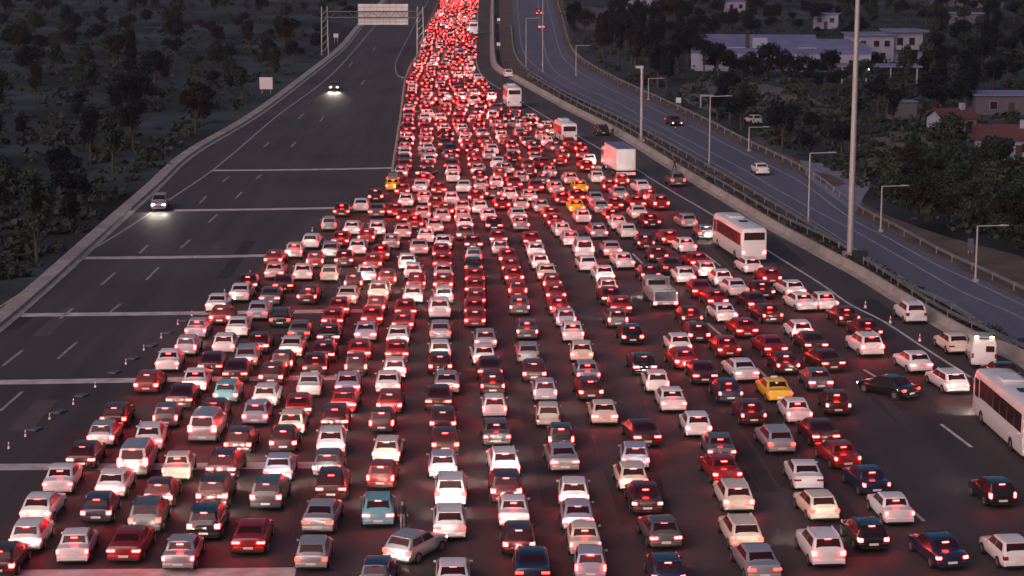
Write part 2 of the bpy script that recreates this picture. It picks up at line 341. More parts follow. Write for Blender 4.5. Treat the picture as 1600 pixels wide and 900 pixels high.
def window_meshes(t):
    T = TY[t]; hw = T['W']/2; hb, ht = hw*.92, hw*.755; belt, Ht = T['belt'], T['H']; y1, y2, y3, y4 = T['rb'], T['rr'], T['rf'], T['wb']; zb = belt-.03
    def quad(c, m0, m1, n0, n1):   # c: bl, br, tr, tl
        c = [Vector(p) for p in c]
        def bi(u, v): return c[0].lerp(c[1], u).lerp(c[3].lerp(c[2], u), v)
        return [bi(m0, n0), bi(m1, n0), bi(m1, n1), bi(m0, n1)]
    out = {}
    bm = bmesh.new(); slab(bm, quad([(-hb, y1, zb), (hb, y1, zb), (ht, y2, Ht), (-ht, y2, Ht)], .10, .90, .14 if not T['deck'] else .2, .83), .014); out['rear_window'] = bm_mesh(bm, 'rear_window')
    bm = bmesh.new(); slab(bm, quad([(hb, y4, zb), (-hb, y4, zb), (-ht, y3, Ht), (ht, y3, Ht)], .07, .93, .08, .88), .014); out['windscreen'] = bm_mesh(bm, 'windscreen')
    for s in (1, -1):
        bm = bmesh.new(); c = [(s*hb, y1, zb), (s*hb, y4, zb), (s*ht, y3, Ht), (s*ht, y2, Ht)]
        for u0, u1 in ((.10, .50), (.535, .91)):
            q = quad(c, u0, u1, .16, .80); q = q if s > 0 else q[::-1]; slab(bm, q, .014)
        out['side_window', s] = bm_mesh(bm, 'side_window')
    return out
def wheel_mesh():
    bm = bmesh.new(); cyl(bm, (-.10, 0, 0), (.10, 0, 0), .32, .32, 16); return bm_mesh(bm, 'tyre', 40)
def rim_mesh():
    bm = bmesh.new(); cyl(bm, (-.106, 0, 0), (.106, 0, 0), .20, .20, 12); return bm_mesh(bm, 'rim', 40)
WHEEL, RIM = wheel_mesh(), rim_mesh(); WHEEL.materials.append(M['tyre']); RIM.materials.append(M['rim'])
def bxmesh(name, *a, m=None):
    bm = bmesh.new(); box(bm, *a[:6], *(a[6:])); me = bm_mesh(bm, name, 40)
    if m: me.materials.append(m)
    return me
PROTO = {}
def parts_of(t):
    if t in PROTO: return PROTO[t]
    T = TY[t]; hw = T['W']/2; L, Ht, belt, hood = T['L'], T['H'], T['belt'], T['hood']; bz = T['deck'] or belt
    P = [('body', body_mesh(t), 'paint', (0, 0, 0))]
    W = window_meshes(t)
    for k, me in W.items():
        me.materials.append(M['glass']); P.append((k if isinstance(k, str) else 'side_window', me, None, (0, 0, 0)))
    zt = bz-.30 if t != 'v' else .85
    tall = {'h': .20, 'a': .15, 'u': .24, 'v': .40, 'e': .2, 'j': .30, 'f': .14, 'b': .12, 'c': .20, 'q': .13}[t]; xi = {'h': .50, 'v': .78}.get(T.get('tl'), .66)
    for s in (1, -1):
        bm = bmesh.new(); x0, x1 = sorted((s*hw*xi, s*hw*.955)); box(bm, x0, x1, -.045, .20, zt, zt+tall, .02)
        me = bm_mesh(bm, 'tail_light', 40); P.append(('tail_light', me, 'brake', (0, 0, 0)))
    y, z = T['rr']-.03, Ht-.115
    if T['deck']: y, z = T['rr']-.14, Ht-.17
    P.append(('brake_light', bxmesh('brake_light', -.17, .17, y-.09, y-.03, z, z+.045), 'brake3', (0, 0, 0)))
    for s in (1, -1):
        bm = bmesh.new(); x0, x1 = sorted((s*hw*.50, s*hw*.80)); box(bm, x0, x1, L-.20, L-.005, hood-.30, hood-.15, .02)
        P.append(('headlight', bm_mesh(bm, 'headlight', 40), 'head', (0, 0, 0)))
        x0, x1 = sorted((s*hw*.96, s*(hw+.11))); P.append(('mirror', bxmesh('mirror', x0, x1, T['wb']-.42, T['wb']-.30, belt+.01, belt+.12, .03), 'paint', (0, 0, 0)))
    P.append(('licence_plate', bxmesh('licence_plate', -.26, .26, -.085, -.06, .44, .56, m=M['plate']), None, (0, 0, 0)))
    P.append(('rear_trim', bxmesh('rear_trim', -hw*.8, hw*.8, -.082, .02, .27, .345, m=M['trim']), None, (0, 0, 0)))
    wy = (.78, L-.82)
    for yy in wy:
        for s in (1, -1): P.append(('wheel', WHEEL, None, (s*(hw-.075), yy, .32)))
    PROTO[t] = P; return P
def fill(me, m):
    if len(me.materials) == 0: me.materials.append(m)
def build_car(name, t, paint, lights='b', head=True, loc=(0, 0, 0), rz=0, roof=None):
    root = empty(name, loc, rz); BR = M[('brake', 'brake_dim', 'brake', 'brake_hot', 'brake_dim')[int(abs(loc[0])*13+loc[1]*7) % 5]]
    for nm, me, key, off in parts_of(t):
        o = bpy.data.objects.new(nm, me); col.objects.link(o); o.parent = root; o.location = off
        if key:
            if key == 'paint': mm = paint
            elif key == 'brake': mm = BR if lights == 'b' else M['tail'] if lights == 't' else M['lampoff']
            elif key == 'brake3': mm = BR if lights == 'b' else M['lampoff']
            else: mm = (M['head'] if head == 1 else M['beam']) if head else M['plate']
            fill(me, mm); o.material_slots[0].link = 'OBJECT'; o.material_slots[0].material = mm
        if nm == 'wheel':
            r = bpy.data.objects.new('rim', RIM); col.objects.link(r); r.parent = o
    if name == 'taxi':
        T = TY[t]; bm = bmesh.new(); ym = (T['rr']+T['rf'])/2+.2; box(bm, -.22, .22, ym-.07, ym+.07, T['H']-.01, T['H']+.12, .03)
        link('roof_sign', bm_mesh(bm, 'roof_sign'), M['plate'], root)
    return root

# every car by hand: ground point of the middle of its rear, paint, type, flags (n: lamps dark, t: tail lamps only, x: headlamps off)
CARS = """
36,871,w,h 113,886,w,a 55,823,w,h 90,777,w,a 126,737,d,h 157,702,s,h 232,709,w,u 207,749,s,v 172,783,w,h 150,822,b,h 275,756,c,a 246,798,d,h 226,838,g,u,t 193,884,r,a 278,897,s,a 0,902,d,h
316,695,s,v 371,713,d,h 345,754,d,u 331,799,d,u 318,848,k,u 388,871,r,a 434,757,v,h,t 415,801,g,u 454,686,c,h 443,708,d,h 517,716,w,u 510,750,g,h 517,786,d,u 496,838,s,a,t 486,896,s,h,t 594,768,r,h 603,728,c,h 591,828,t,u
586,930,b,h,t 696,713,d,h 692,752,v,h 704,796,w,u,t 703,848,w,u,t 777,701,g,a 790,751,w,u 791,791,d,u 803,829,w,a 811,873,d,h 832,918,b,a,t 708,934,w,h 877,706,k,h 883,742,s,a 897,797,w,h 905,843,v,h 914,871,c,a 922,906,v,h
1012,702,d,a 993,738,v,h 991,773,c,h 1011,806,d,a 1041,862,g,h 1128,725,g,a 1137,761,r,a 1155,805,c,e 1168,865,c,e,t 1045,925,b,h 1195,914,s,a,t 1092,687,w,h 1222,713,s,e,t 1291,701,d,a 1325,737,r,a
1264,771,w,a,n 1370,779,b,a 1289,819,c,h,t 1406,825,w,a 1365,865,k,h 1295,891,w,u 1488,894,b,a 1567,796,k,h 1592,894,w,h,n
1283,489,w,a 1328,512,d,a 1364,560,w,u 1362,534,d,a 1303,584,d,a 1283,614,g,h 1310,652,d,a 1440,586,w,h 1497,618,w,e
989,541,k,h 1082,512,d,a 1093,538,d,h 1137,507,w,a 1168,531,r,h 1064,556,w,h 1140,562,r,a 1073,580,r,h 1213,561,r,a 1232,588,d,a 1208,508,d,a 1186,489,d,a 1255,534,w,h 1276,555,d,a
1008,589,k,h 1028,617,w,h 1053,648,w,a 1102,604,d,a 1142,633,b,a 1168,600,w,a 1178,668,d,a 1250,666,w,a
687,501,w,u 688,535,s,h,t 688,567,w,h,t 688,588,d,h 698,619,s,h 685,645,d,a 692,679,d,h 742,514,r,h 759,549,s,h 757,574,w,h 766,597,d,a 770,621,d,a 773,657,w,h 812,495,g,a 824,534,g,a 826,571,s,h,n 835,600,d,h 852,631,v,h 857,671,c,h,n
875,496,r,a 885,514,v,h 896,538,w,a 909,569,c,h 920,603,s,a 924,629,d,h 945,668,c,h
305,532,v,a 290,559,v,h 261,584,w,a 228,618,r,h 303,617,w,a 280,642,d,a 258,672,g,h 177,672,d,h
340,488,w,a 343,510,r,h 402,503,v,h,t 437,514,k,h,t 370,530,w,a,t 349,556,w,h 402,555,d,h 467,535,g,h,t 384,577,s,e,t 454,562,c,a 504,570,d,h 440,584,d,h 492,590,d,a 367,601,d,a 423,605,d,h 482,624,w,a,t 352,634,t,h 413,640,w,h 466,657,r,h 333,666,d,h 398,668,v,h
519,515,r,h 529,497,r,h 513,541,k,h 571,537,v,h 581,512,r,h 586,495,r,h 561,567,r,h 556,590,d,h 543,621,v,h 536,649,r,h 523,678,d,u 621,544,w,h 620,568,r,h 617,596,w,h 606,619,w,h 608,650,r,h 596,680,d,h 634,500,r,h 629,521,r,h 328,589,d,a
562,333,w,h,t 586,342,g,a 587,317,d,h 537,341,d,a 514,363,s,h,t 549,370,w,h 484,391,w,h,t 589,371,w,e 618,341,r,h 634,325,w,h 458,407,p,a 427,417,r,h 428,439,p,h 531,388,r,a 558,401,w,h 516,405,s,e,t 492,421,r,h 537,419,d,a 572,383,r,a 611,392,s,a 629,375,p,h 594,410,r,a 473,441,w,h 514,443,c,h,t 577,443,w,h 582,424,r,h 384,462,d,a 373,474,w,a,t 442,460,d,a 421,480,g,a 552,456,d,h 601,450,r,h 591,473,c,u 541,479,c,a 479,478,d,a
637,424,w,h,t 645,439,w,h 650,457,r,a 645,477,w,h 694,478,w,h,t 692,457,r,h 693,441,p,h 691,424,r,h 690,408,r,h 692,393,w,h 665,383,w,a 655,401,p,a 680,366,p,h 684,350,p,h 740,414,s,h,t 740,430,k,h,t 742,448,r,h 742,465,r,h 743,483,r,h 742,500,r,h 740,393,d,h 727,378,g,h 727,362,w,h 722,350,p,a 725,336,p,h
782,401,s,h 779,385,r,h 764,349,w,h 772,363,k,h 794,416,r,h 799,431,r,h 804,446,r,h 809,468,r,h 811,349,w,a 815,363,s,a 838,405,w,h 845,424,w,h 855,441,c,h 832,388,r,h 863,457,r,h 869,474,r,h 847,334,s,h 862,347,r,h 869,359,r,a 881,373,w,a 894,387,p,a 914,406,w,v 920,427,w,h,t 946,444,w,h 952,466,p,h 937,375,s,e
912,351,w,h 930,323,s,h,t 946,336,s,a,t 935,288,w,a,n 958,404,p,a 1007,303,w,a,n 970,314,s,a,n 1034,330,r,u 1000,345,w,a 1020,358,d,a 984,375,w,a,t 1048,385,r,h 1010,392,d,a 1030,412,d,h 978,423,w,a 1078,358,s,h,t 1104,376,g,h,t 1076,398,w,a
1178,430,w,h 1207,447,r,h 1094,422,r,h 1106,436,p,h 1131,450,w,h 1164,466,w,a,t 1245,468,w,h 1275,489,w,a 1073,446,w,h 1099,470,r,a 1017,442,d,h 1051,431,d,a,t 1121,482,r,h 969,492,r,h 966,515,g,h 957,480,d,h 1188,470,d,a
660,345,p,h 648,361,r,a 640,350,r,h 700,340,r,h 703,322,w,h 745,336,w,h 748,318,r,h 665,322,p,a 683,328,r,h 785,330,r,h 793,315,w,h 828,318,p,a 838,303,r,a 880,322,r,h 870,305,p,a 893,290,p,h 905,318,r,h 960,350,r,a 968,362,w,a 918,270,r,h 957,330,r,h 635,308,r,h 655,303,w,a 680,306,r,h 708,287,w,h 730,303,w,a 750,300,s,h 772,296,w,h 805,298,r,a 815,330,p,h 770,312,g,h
"""
recs = []
for tok in CARS.split():
    q = tok.split(','); tt = q[2+1]; tt = {'h': 'hhjff', 'a': 'abc', 'u': 'uq'}.get(tt, tt); tt = tt[int(float(q[0])*7+float(q[1])*3) % len(tt)]; q[3] = tt; recs.append(dict(x=float(q[0]), y=float(q[1]), c=q[2], t=q[3], f=q[4] if len(q) > 4 else '', name='car'))
for x, y, h in ((1220, 632, 20), (908, 303, 0), (902, 335, 0), (614, 300, 0)): recs.append(dict(x=x, y=y, c='y', t='a', f='t' if x > 1000 else '', name='taxi'))
def head_target(x, y):
    if x >= 700:
        ty = min(130, y-90); k = max(0, min(1, (y-230)/120)); return (705+(1-k)*12, ty)
    k = max(0, min(1, (y-250)/80)); return (705*k+712*(1-k), -60*k-160*(1-k))
def head_vec(x, y):
    tx, ty = head_target(x, y); e = .04
    v = G(x+(tx-x)*e, y+(ty-y)*e)-G(x, y); v.z = 0; return v.normalized()
rj = random.Random(3)
for r in recs:
    p = G(r['x'], r['y']); d = head_vec(r['x'], r['y'])
    a = rj.gauss(0, .035); d = Vector((d.x*math.cos(a)-d.y*math.sin(a), d.x*math.sin(a)+d.y*math.cos(a), 0))
    r['p'], r['d'], r['L'] = p+d*.05, d, TY[r['t']]['L']; r['W'] = TY[r['t']]['W']; r['fix'] = False
# big vehicles take part in the spacing as fixed blocks
def blk(px, tx, L, W):
    p = G(*px); d = (G(*tx)-p); d.z = 0; d.normalize(); return dict(p=p, d=d, L=L, W=W, fix=True, x=px[0], y=px[1])
BUS1 = blk((1178, 412), (1118, 373), 12, 2.55); BUS2 = blk((804, 170), (790, 156), 9, 2.5); MINI = blk((890, 224), (868, 209), 8, 2.3)
TRK = blk((978, 279), (948, 259), 11, 2.5); COACH = blk((1628, 722), (1566, 667), 12, 2.55); TOPB = blk((740, 55), (741, 30), 12, 2.5); TOW = blk((1040, 487), (1024, 470), 6.2, 2.1)
BIG = [BUS1, BUS2, MINI, TRK, COACH, TOPB, TOW]
def overlap(a, b, gap=.25, side=.12):
    d = b['p']-a['p']
    if d.length > 16: return None
    ca, cb = a['p']+a['d']*a['L']/2, b['p']+b['d']*b['L']/2; u = (a['d']+b['d']).normalized(); s = Vector((u.y, -u.x, 0)); v = cb-ca
    lo = (a['L']+b['L'])/2+gap-abs(v.dot(u)); la = (a['W']+b['W'])/2+side+abs(a['d'].cross(b['d']).z)*2-abs(v.dot(s))
    if lo > 0 and la > 0: return lo, la, u, s, math.copysign(1, v.dot(u)), math.copysign(1, v.dot(s))
ALL = recs+BIG
for it in range(60):
    mv = 0
    for i, a in enumerate(ALL):
        for b in ALL[i+1:]:
            if a['fix'] and b['fix']: continue
            o = overlap(a, b)
            if not o: continue
            lo, la, u, s, su, ss = o; mv += 1
            v = u*su*lo if lo < la*1.6 else s*ss*la
            wa, wb = (0, 1) if a['fix'] else (1, 0) if b['fix'] else (.5, .5)
            a['p'] = a['p']-v*wa*.6; b['p'] = b['p']+v*wb*.6
    if not mv: break
print('relax', it, mv, len(recs))
# distant jam: streamlines up the neck, kept clear of what stands there
def interp(tab, y):
    for (y0, a), (y1, b) in zip(tab, tab[1:]):
        if y0 >= y >= y1: return a+(b-a)*(y0-y)/(y0-y1)
    return tab[-1][1]
XL = [(400, 470), (345, 545), (300, 607), (270, 627), (232, 628), (178, 637), (128, 644), (104, 655), (84, 665), (60, 671), (34, 681), (0, 696), (-40, 712)]
XR = [(400, 1080), (350, 1045), (300, 1005), (265, 945), (214, 880), (187, 835), (150, 778), (122, 745), (96, 736), (60, 738), (0, 742), (-40, 745)]
far = []
rf = random.Random(11)
for k in range(34):
    u = (k+.5)/34; y = 330+rf.random()*6
    while y > -38:
        x = interp(XL, y)*(1-u)+interp(XR, y)*u
        x += rf.gauss(0, .35)*sc_px(y); p = G(x, y); s = interp(XR, y)-interp(XL, y)
        d1 = G(interp(XL, y-3)*(1-u)+interp(XR, y-3)*u, y-3)-p; d1.z = 0; d1.normalize()
        t = rf.choice('hjfabcuqv' if y < 200 else 'hjfabc')
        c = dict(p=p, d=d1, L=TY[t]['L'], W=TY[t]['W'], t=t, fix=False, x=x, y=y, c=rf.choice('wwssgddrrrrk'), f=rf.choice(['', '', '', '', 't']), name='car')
        if not any(overlap(c, b, 0.8+rf.random()*1.2+(400-y)/400*1.6, .62) for b in ALL if abs(b['p'].y-p.y) < 20):
            far.append(c); ALL.append(c)
        ystep = .5*sc_px(y)*(H/p.length); y -= max(.25, ystep)
# rank by size; nearest 285 in queue are individual cars
recs.sort(key=lambda r: r['p'].length)
pool = sorted(recs+far, key=lambda r: r['p'].length)
NIND = 284
near, dist = pool[:NIND], pool[NIND:]
print('individual', len(near), 'distant', len(dist))

# labels: the smallest set of visible facts that no other car shares
def word(r): return f"{PAINT[r['c']][0]} {'taxi' if r['name'] == 'taxi' else TY[r['t']]['n']}"
def zone(x, y):
    h = 'far-left' if x < 330 else 'left' if x < 600 else 'central' if x < 860 else 'right' if x < 1180 else 'far-right'
    v = 'bottom' if y > 760 else 'lower' if y > 600 else 'middle' if y > 460 else 'upper'
    return f"{v} {h}"
for r in near: r['sx'], r['sy'] = proj(r['p'])
def art(wd): return ('an ' if wd[0] in 'aeiou' else 'a ')+wd
for r in near:
    best = {}
    for o in near:
        if o is r: continue
        v = o['p']-r['p']; fw = v.dot(r['d']); sd_ = v.dot(Vector((r['d'].y, -r['d'].x, 0)))
        if abs(sd_) < 1.6 and 0 < fw < 14: k = 'A'
        elif abs(sd_) < 1.6 and -14 < fw < 0: k = 'B'
        elif abs(fw) < 3.2 and 0 < sd_ < 12: k = 'R'
        elif abs(fw) < 3.2 and -12 < sd_ < 0: k = 'L'
        else: continue
        if k not in best or v.length < best[k][0]: best[k] = (v.length, word(o))
    r['facts'] = dict(A='behind '+art(best['A'][1]) if 'A' in best else 'with clear road ahead', B='ahead of '+art(best['B'][1]) if 'B' in best else 'last in its queue',
                      L='right of '+art(best['L'][1]) if 'L' in best else 'with nothing on its left', R='left of '+art(best['R'][1]) if 'R' in best else 'with nothing on its right')
    r['zone'] = zone(r['sx'], r['sy'])
def uniq(r, ks): return not any(o is not r and word(o) == word(r) and o['zone'] == r['zone'] and all(o['facts'][k] == r['facts'][k] for k in ks) for o in near)
for r in near:
    for ks in ((), ('A',), ('B',), ('L',), ('R',), ('A', 'B'), ('A', 'L'), ('A', 'R'), ('B', 'L'), ('B', 'R'), ('L', 'R')):
        if uniq(r, ks): break
    if not uniq(r, ks):
        same = sorted([o for o in near if word(o) == word(r) and o['zone'] == r['zone']], key=lambda o: o['sx'])
        n = same.index(r)+1; r['label'] = f"{word(r)}, number {n} from left among those at {r['zone']} of the jam"
        continue
    if not ks: ks = ('A',)
    lamp = '' if r['f'][:1] != 'n' else 'unlit '
    r['label'] = f"{lamp}{word(r)} at {r['zone']} of the jam, "+' and '.join(r['facts'][k] for k in ks)
    if len(r['label'].split()) > 16: r['label'] = r['label'].replace(' of the jam', '')
GRP = 'cars queueing up the widening toll plaza'
lead = {}
for r in near:
    # headlamps shine only where the road ahead is free or a car stands close by; all are on except a few
    hd = rj.random() < .85
    rz = math.atan2(-r['d'].x, r['d'].y)
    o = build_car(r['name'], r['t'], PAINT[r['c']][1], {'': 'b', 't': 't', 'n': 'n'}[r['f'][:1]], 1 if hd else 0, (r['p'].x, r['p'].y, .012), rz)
    tag(o, r['label'], 'taxi' if r['name'] == 'taxi' else 'car', GRP)

# the rest of the jam: one object, low detail copies of the same cars
def simple_parts(t):
    return [(me, key, off) for nm, me, key, off in parts_of(t) if nm not in ('mirror', 'wheel', 'windscreen', 'rear_trim')]
mats = [M['glass'], M['plate'], M['brake_hot'], M['tail'], M['lampoff'], M['head']]+[PAINT[k][1] for k in PAINT]
idx = {m.name: i for i, m in enumerate(mats)}
V, Fc, MI = [], [], []
for r in dist:
    d = r['d']; s = Vector((d.y, -d.x, 0))
    for me, key, off in simple_parts(r['t']):
        lights = {'': 'b', 't': 't', 'n': 'n'}[r['f'][:1]]
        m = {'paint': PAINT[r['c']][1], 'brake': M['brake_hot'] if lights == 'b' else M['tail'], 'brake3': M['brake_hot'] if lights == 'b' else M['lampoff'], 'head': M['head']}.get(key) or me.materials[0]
        b = len(V)
        for v in me.vertices:
            q = v.co; V.append(r['p']+s*(q.x+off[0])+d*(q.y+off[1])+Vector((0, 0, q.z+off[2]+.012)))
        for f in me.polygons: Fc.append([b+i for i in f.vertices]); MI.append(idx[m.name])
me = bpy.data.meshes.new('distant_cars'); me.from_pydata([tuple(v) for v in V], [], Fc)
for m in mats: me.materials.append(m)
me.polygons.foreach_set('material_index', MI); me.update()
tag(link('distant_cars', me), 'mass of distant cars with red brake lights packing the narrow neck of the road', 'cars', kind='stuff')

# single cars outside the queue
def solo(px, tx, t, c, label, lights='b', head=1, name='car', az=None):
    p = G(*px); d = G(*tx)-p; d.z = 0; d.normalize()
    if az is not None: d = Vector((math.sin(R(az)), math.cos(R(az)), 0))
    o = build_car(name, t, PAINT[c][1], lights, head, (p.x, p.y, .03), math.atan2(-d.x, d.y)); return tag(o, label, 'taxi' if name == 'taxi' else 'car')
solo((619, 884), (700, 840), 'h', 's', 'silver hatchback turned diagonally across the queues, bottom centre', 't', az=30)
solo((1424, 626), (1362, 611), 'a', 'k', 'black saloon cutting diagonally across empty asphalt left of the white coach', 't')
solo((1432, 508), (1405, 488), 'u', 'w', 'white SUV parked alone on the hard shoulder by the pale barrier', 'n', 0)
solo((1500, 556), (1470, 537), 'f', 'c', 'cream hatchback parked on the shoulder beside the van with amber lights', 'n', 0)
solo((1580, 606), (1545, 583), 'a', 'k', 'dark saloon half hidden between the amber-lit van and white coach', 'n', 0)
solo((1060, 293), (1042, 282), 'u', 'g', 'dark grey SUV stopped on the shoulder behind the white box truck', 't', 0)
solo((943, 213), (928, 204), 'u', 'k', 'black SUV stopped on the shoulder next to the parked box truck, a person beside it', 'n', 0)
solo((795, 122), (783, 112), 'u', 'w', 'small white SUV at the shoulder by the barrier bend above the white bus', 'n', 0)
solo((1047, 193), (1072, 203), 'a', 'd', 'dark red car driving on the side road behind the tall post', 't')
solo((1192, 275), (1175, 263), 'a', 'w', 'white saloon on the side road near the street lamps', 'n')
solo((842, 24), (840, 12), 'h', 'r', 'small red car far up the side road', 'b')
solo((846, 46), (845, 34), 'h', 's', 'small silver car far up the side road below the red one', 't')
def beams(px, tx, e, sp=34):
    p = G(*px); d = G(*tx)-p; d.z = 0; d.normalize()
    for s_ in (-.6, .6):
        l = bpy.data.lights.new('headlamp_beam', 'SPOT'); l.energy = e; l.spot_size = R(sp); l.spot_blend = .8; l.color = (1, .88, .70); l.shadow_soft_size = .1
        o = bpy.data.objects.new('headlamp_beam', l); col.objects.link(o); o.location = p+d*4.6+Vector((d.y*s_, -d.x*s_, .7)); o.rotation_euler = (d+Vector((0, 0, -.13))).to_track_quat('-Z', 'Y').to_euler()
beams((523, 139), (520, 149), 1200, 30); beams((252, 322), (246, 334), 220, 34)
solo((252, 322), (246, 334), 'u', 's', 'silver car with white headlights on the empty left carriageway near its edge', 'n', 2)
solo((523, 139), (520, 149), 'h', 'g', 'dark car with bright headlights coming down the empty carriageway', 'n', 2)

# buses, coach, trucks
def wheels(root, W, ys, r=.48):
    for y in ys:
        for s in (1, -1):
            bm = bmesh.new(); cyl(bm, (s*(W/2-.32), y, r), (s*(W/2+.015), y, r), r, r, 18); o = link('wheel', bm_mesh(bm, 'wheel', 40), M['tyre'], root)
            bm = bmesh.new(); cyl(bm, (s*(W/2-.1), y, r), (s*(W/2+.03), y, r), r*.5, r*.45, 12); link('rim', bm_mesh(bm, 'rim', 40), M['rim'], o)
def plates(name, boxes, m, root, bev=.0):
    bm = bmesh.new()
    for b in boxes: box(bm, *b, *( (bev,) if bev else ()))
    return link(name, bm_mesh(bm, name, 40), m, root)
def place(B):
    return (B['p'].x, B['p'].y, .012), math.atan2(-B['d'].x, B['d'].y)
def make_bus(B, label, paint='w', Ht=3.45, lights='b', nose=.45, skirt=None):
    L, W = B['L'], B['W']; hw = W/2; loc, rz = place(B); root = empty('bus', loc, rz)
    bm = bmesh.new()
    st = [(0, .93, .45, Ht-.22), (.10, .985, .36, Ht-.06), (.5, 1, .33, Ht), (L-1.6, 1, .33, Ht), (L-.7, 1, .33, Ht-.10), (L-.22, .96, .34, Ht-.55), (L, .86, .42, 1.5)]
    rings = []
    for y, f, zb, zt in st:
        h = hw*f; half = [(h*.95, zb), (h, zb+.2), (h, 1.3 if zt > 1.6 else zt-.2), (h*.985, max(zt-.35, zb+.5)), (h*.93, zt-.10), (h*.80, zt), (h*.3, zt+.04)]
        rings.append([(x, y, z) for x, z in half]+[(-x, y, z) for x, z in half[::-1]])
    loft(bm, rings); link('body', bm_mesh(bm, 'body', 32), PAINT[paint][1], root)
    zw0, zw1 = Ht-1.75, Ht-.55
    for s in (1, -1):
        x0, x1 = sorted((s*(hw-.02), s*(hw+.012))); n = max(4, int((L-2.2)/1.55)); step = (L-2.4)/n
        plates('side_window', [(x0, x1, .5+i*step, .5+(i+1)*step-.09, zw0, zw1) for i in range(n)], M['glass'], root)
        plates('driver_window', [(x0, x1, L-1.75, L-.85, zw0-.12, zw1-.1)], M['glass'], root)
        x0, x1 = sorted((s*hw*.72, s*hw*.93)); plates('tail_light', [(x0, x1, -.03, .12, .95, 1.22)], M['brake'] if lights == 'b' else M['lampoff'], root)
        x0, x1 = sorted((s*hw*.50, s*hw*.78)); plates('headlight', [(x0, x1, L-.16, L+.01, .75, .95)], M['head'], root)
        x0, x1 = sorted((s*(hw+.02), s*(hw+.28))); plates('mirror', [(x0, x1, L-.35, L-.15, Ht-1.35, Ht-.8)], M['trim'], root, .04)
    plates('rear_window', [(-hw*.80, hw*.80, -.015, .10, Ht-1.15, Ht-.42)], M['glass'], root)
    bm = bmesh.new(); slab(bm, [(hw*.84, L-.02, 1.5), (-hw*.84, L-.02, 1.5), (-hw*.84, L-.42, Ht-.42), (hw*.84, L-.42, Ht-.42)], .05); link('windscreen', bm_mesh(bm, 'windscreen'), M['glass'], root)
    plates('bumper', [(-hw*.95, hw*.95, -.09, .2, .38, .68)], PAINT[paint][1], root, .05)
    plates('licence_plate', [(-.26, .26, -.115, -.09, .48, .6)], M['plate'], root)
    plates('roof_hatch', [(-.4, .4, L*.32, L*.32+.9, Ht+.02, Ht+.12)], M['trim'] if L > 10 else PAINT[paint][1], root, .03)
    plates('air_conditioner', [(-.75, .75, L*.55, L*.55+2.2, Ht+.02, Ht+.2)], PAINT[paint][1], root, .06)
    wheels(root, W, (2.6, L-2.5) if L > 10 else (1.9, L-1.8))
    return tag(root, label, 'bus')
make_bus(BUS1, 'large white coach in the right-hand queue with a white car behind it')
make_bus(BUS2, 'boxy white bus at the top of the jam beside the barrier bend', lights='n', Ht=3.6)
make_bus(MINI, 'small rounded white bus between the boxy bus and the box truck', lights='n', Ht=2.9)
make_bus(COACH, 'big white coach cut off by the right edge of the picture', lights='n', Ht=3.5)
make_bus(TOPB, 'distant white coach at the very top of the right lane', lights='n', Ht=3.5)
def make_truck(B, label):
    L, W = B['L'], B['W']; hw = W/2; loc, rz = place(B); root = empty('box_truck', loc, rz)
    plates('cargo_box', [(-hw, hw, 0, L-2.6, 1.0, 3.75)], PAINT['w'][1], root, .04)
    plates('roof_panel', [(-hw*.97, hw*.97, .1, L-2.7, 3.752, 3.79)], M['roof_l'], root)
    plates('rear_door', [(-hw*.93, -.02, -.03, .01, 1.1, 3.6), (.02, hw*.93, -.03, .01, 1.1, 3.6)], PAINT['w'][1], root)
    plates('door_hinge', [(x, x+.04, -.06, -.03, z, z+.14) for x in (-.95, .9) for z in (1.3, 2.2, 3.2)], M['steel'], root)
    plates('chassis', [(-hw*.6, hw*.6, .1, L-.4, .55, 1.0)], M['trim'], root)
    plates('bumper', [(-hw, hw, -.05, .12, .42, .78)], M['plate'], root, .02)
    plates('cab', [(-hw*.96, hw*.96, L-2.4, L, .55, 3.0)], PAINT['w'][1], root, .18)
    plates('windscreen', [(-hw*.84, hw*.84, L-.02, L+.015, 1.7, 2.7)], M['glass'], root)
    for s in (1, -1):
        x0, x1 = sorted((s*(hw*.96-.02), s*(hw*.96+.012))); plates('side_window', [(x0, x1, L-1.6, L-.5, 1.75, 2.6)], M['glass'], root)
        x0, x1 = sorted((s*hw*.7, s*hw*.96)); plates('tail_light', [(x0, x1, -.085, -.04, .5, .68)], M['tail'], root)
        x0, x1 = sorted((s*hw*.6, s*hw*.85)); plates('headlight', [(x0, x1, L-.05, L+.02, .75, .95)], M['head'], root)
        x0, x1 = sorted((s*(hw+.02), s*(hw+.25))); plates('mirror', [(x0, x1, L-.5, L-.35, 1.8, 2.5)], M['trim'], root, .03)
    wheels(root, W, (1.6, 2.75, L-1.3)); tag(root, label, 'truck')
make_truck(TRK, 'tall white box truck with a bluish roof standing by the barrier')
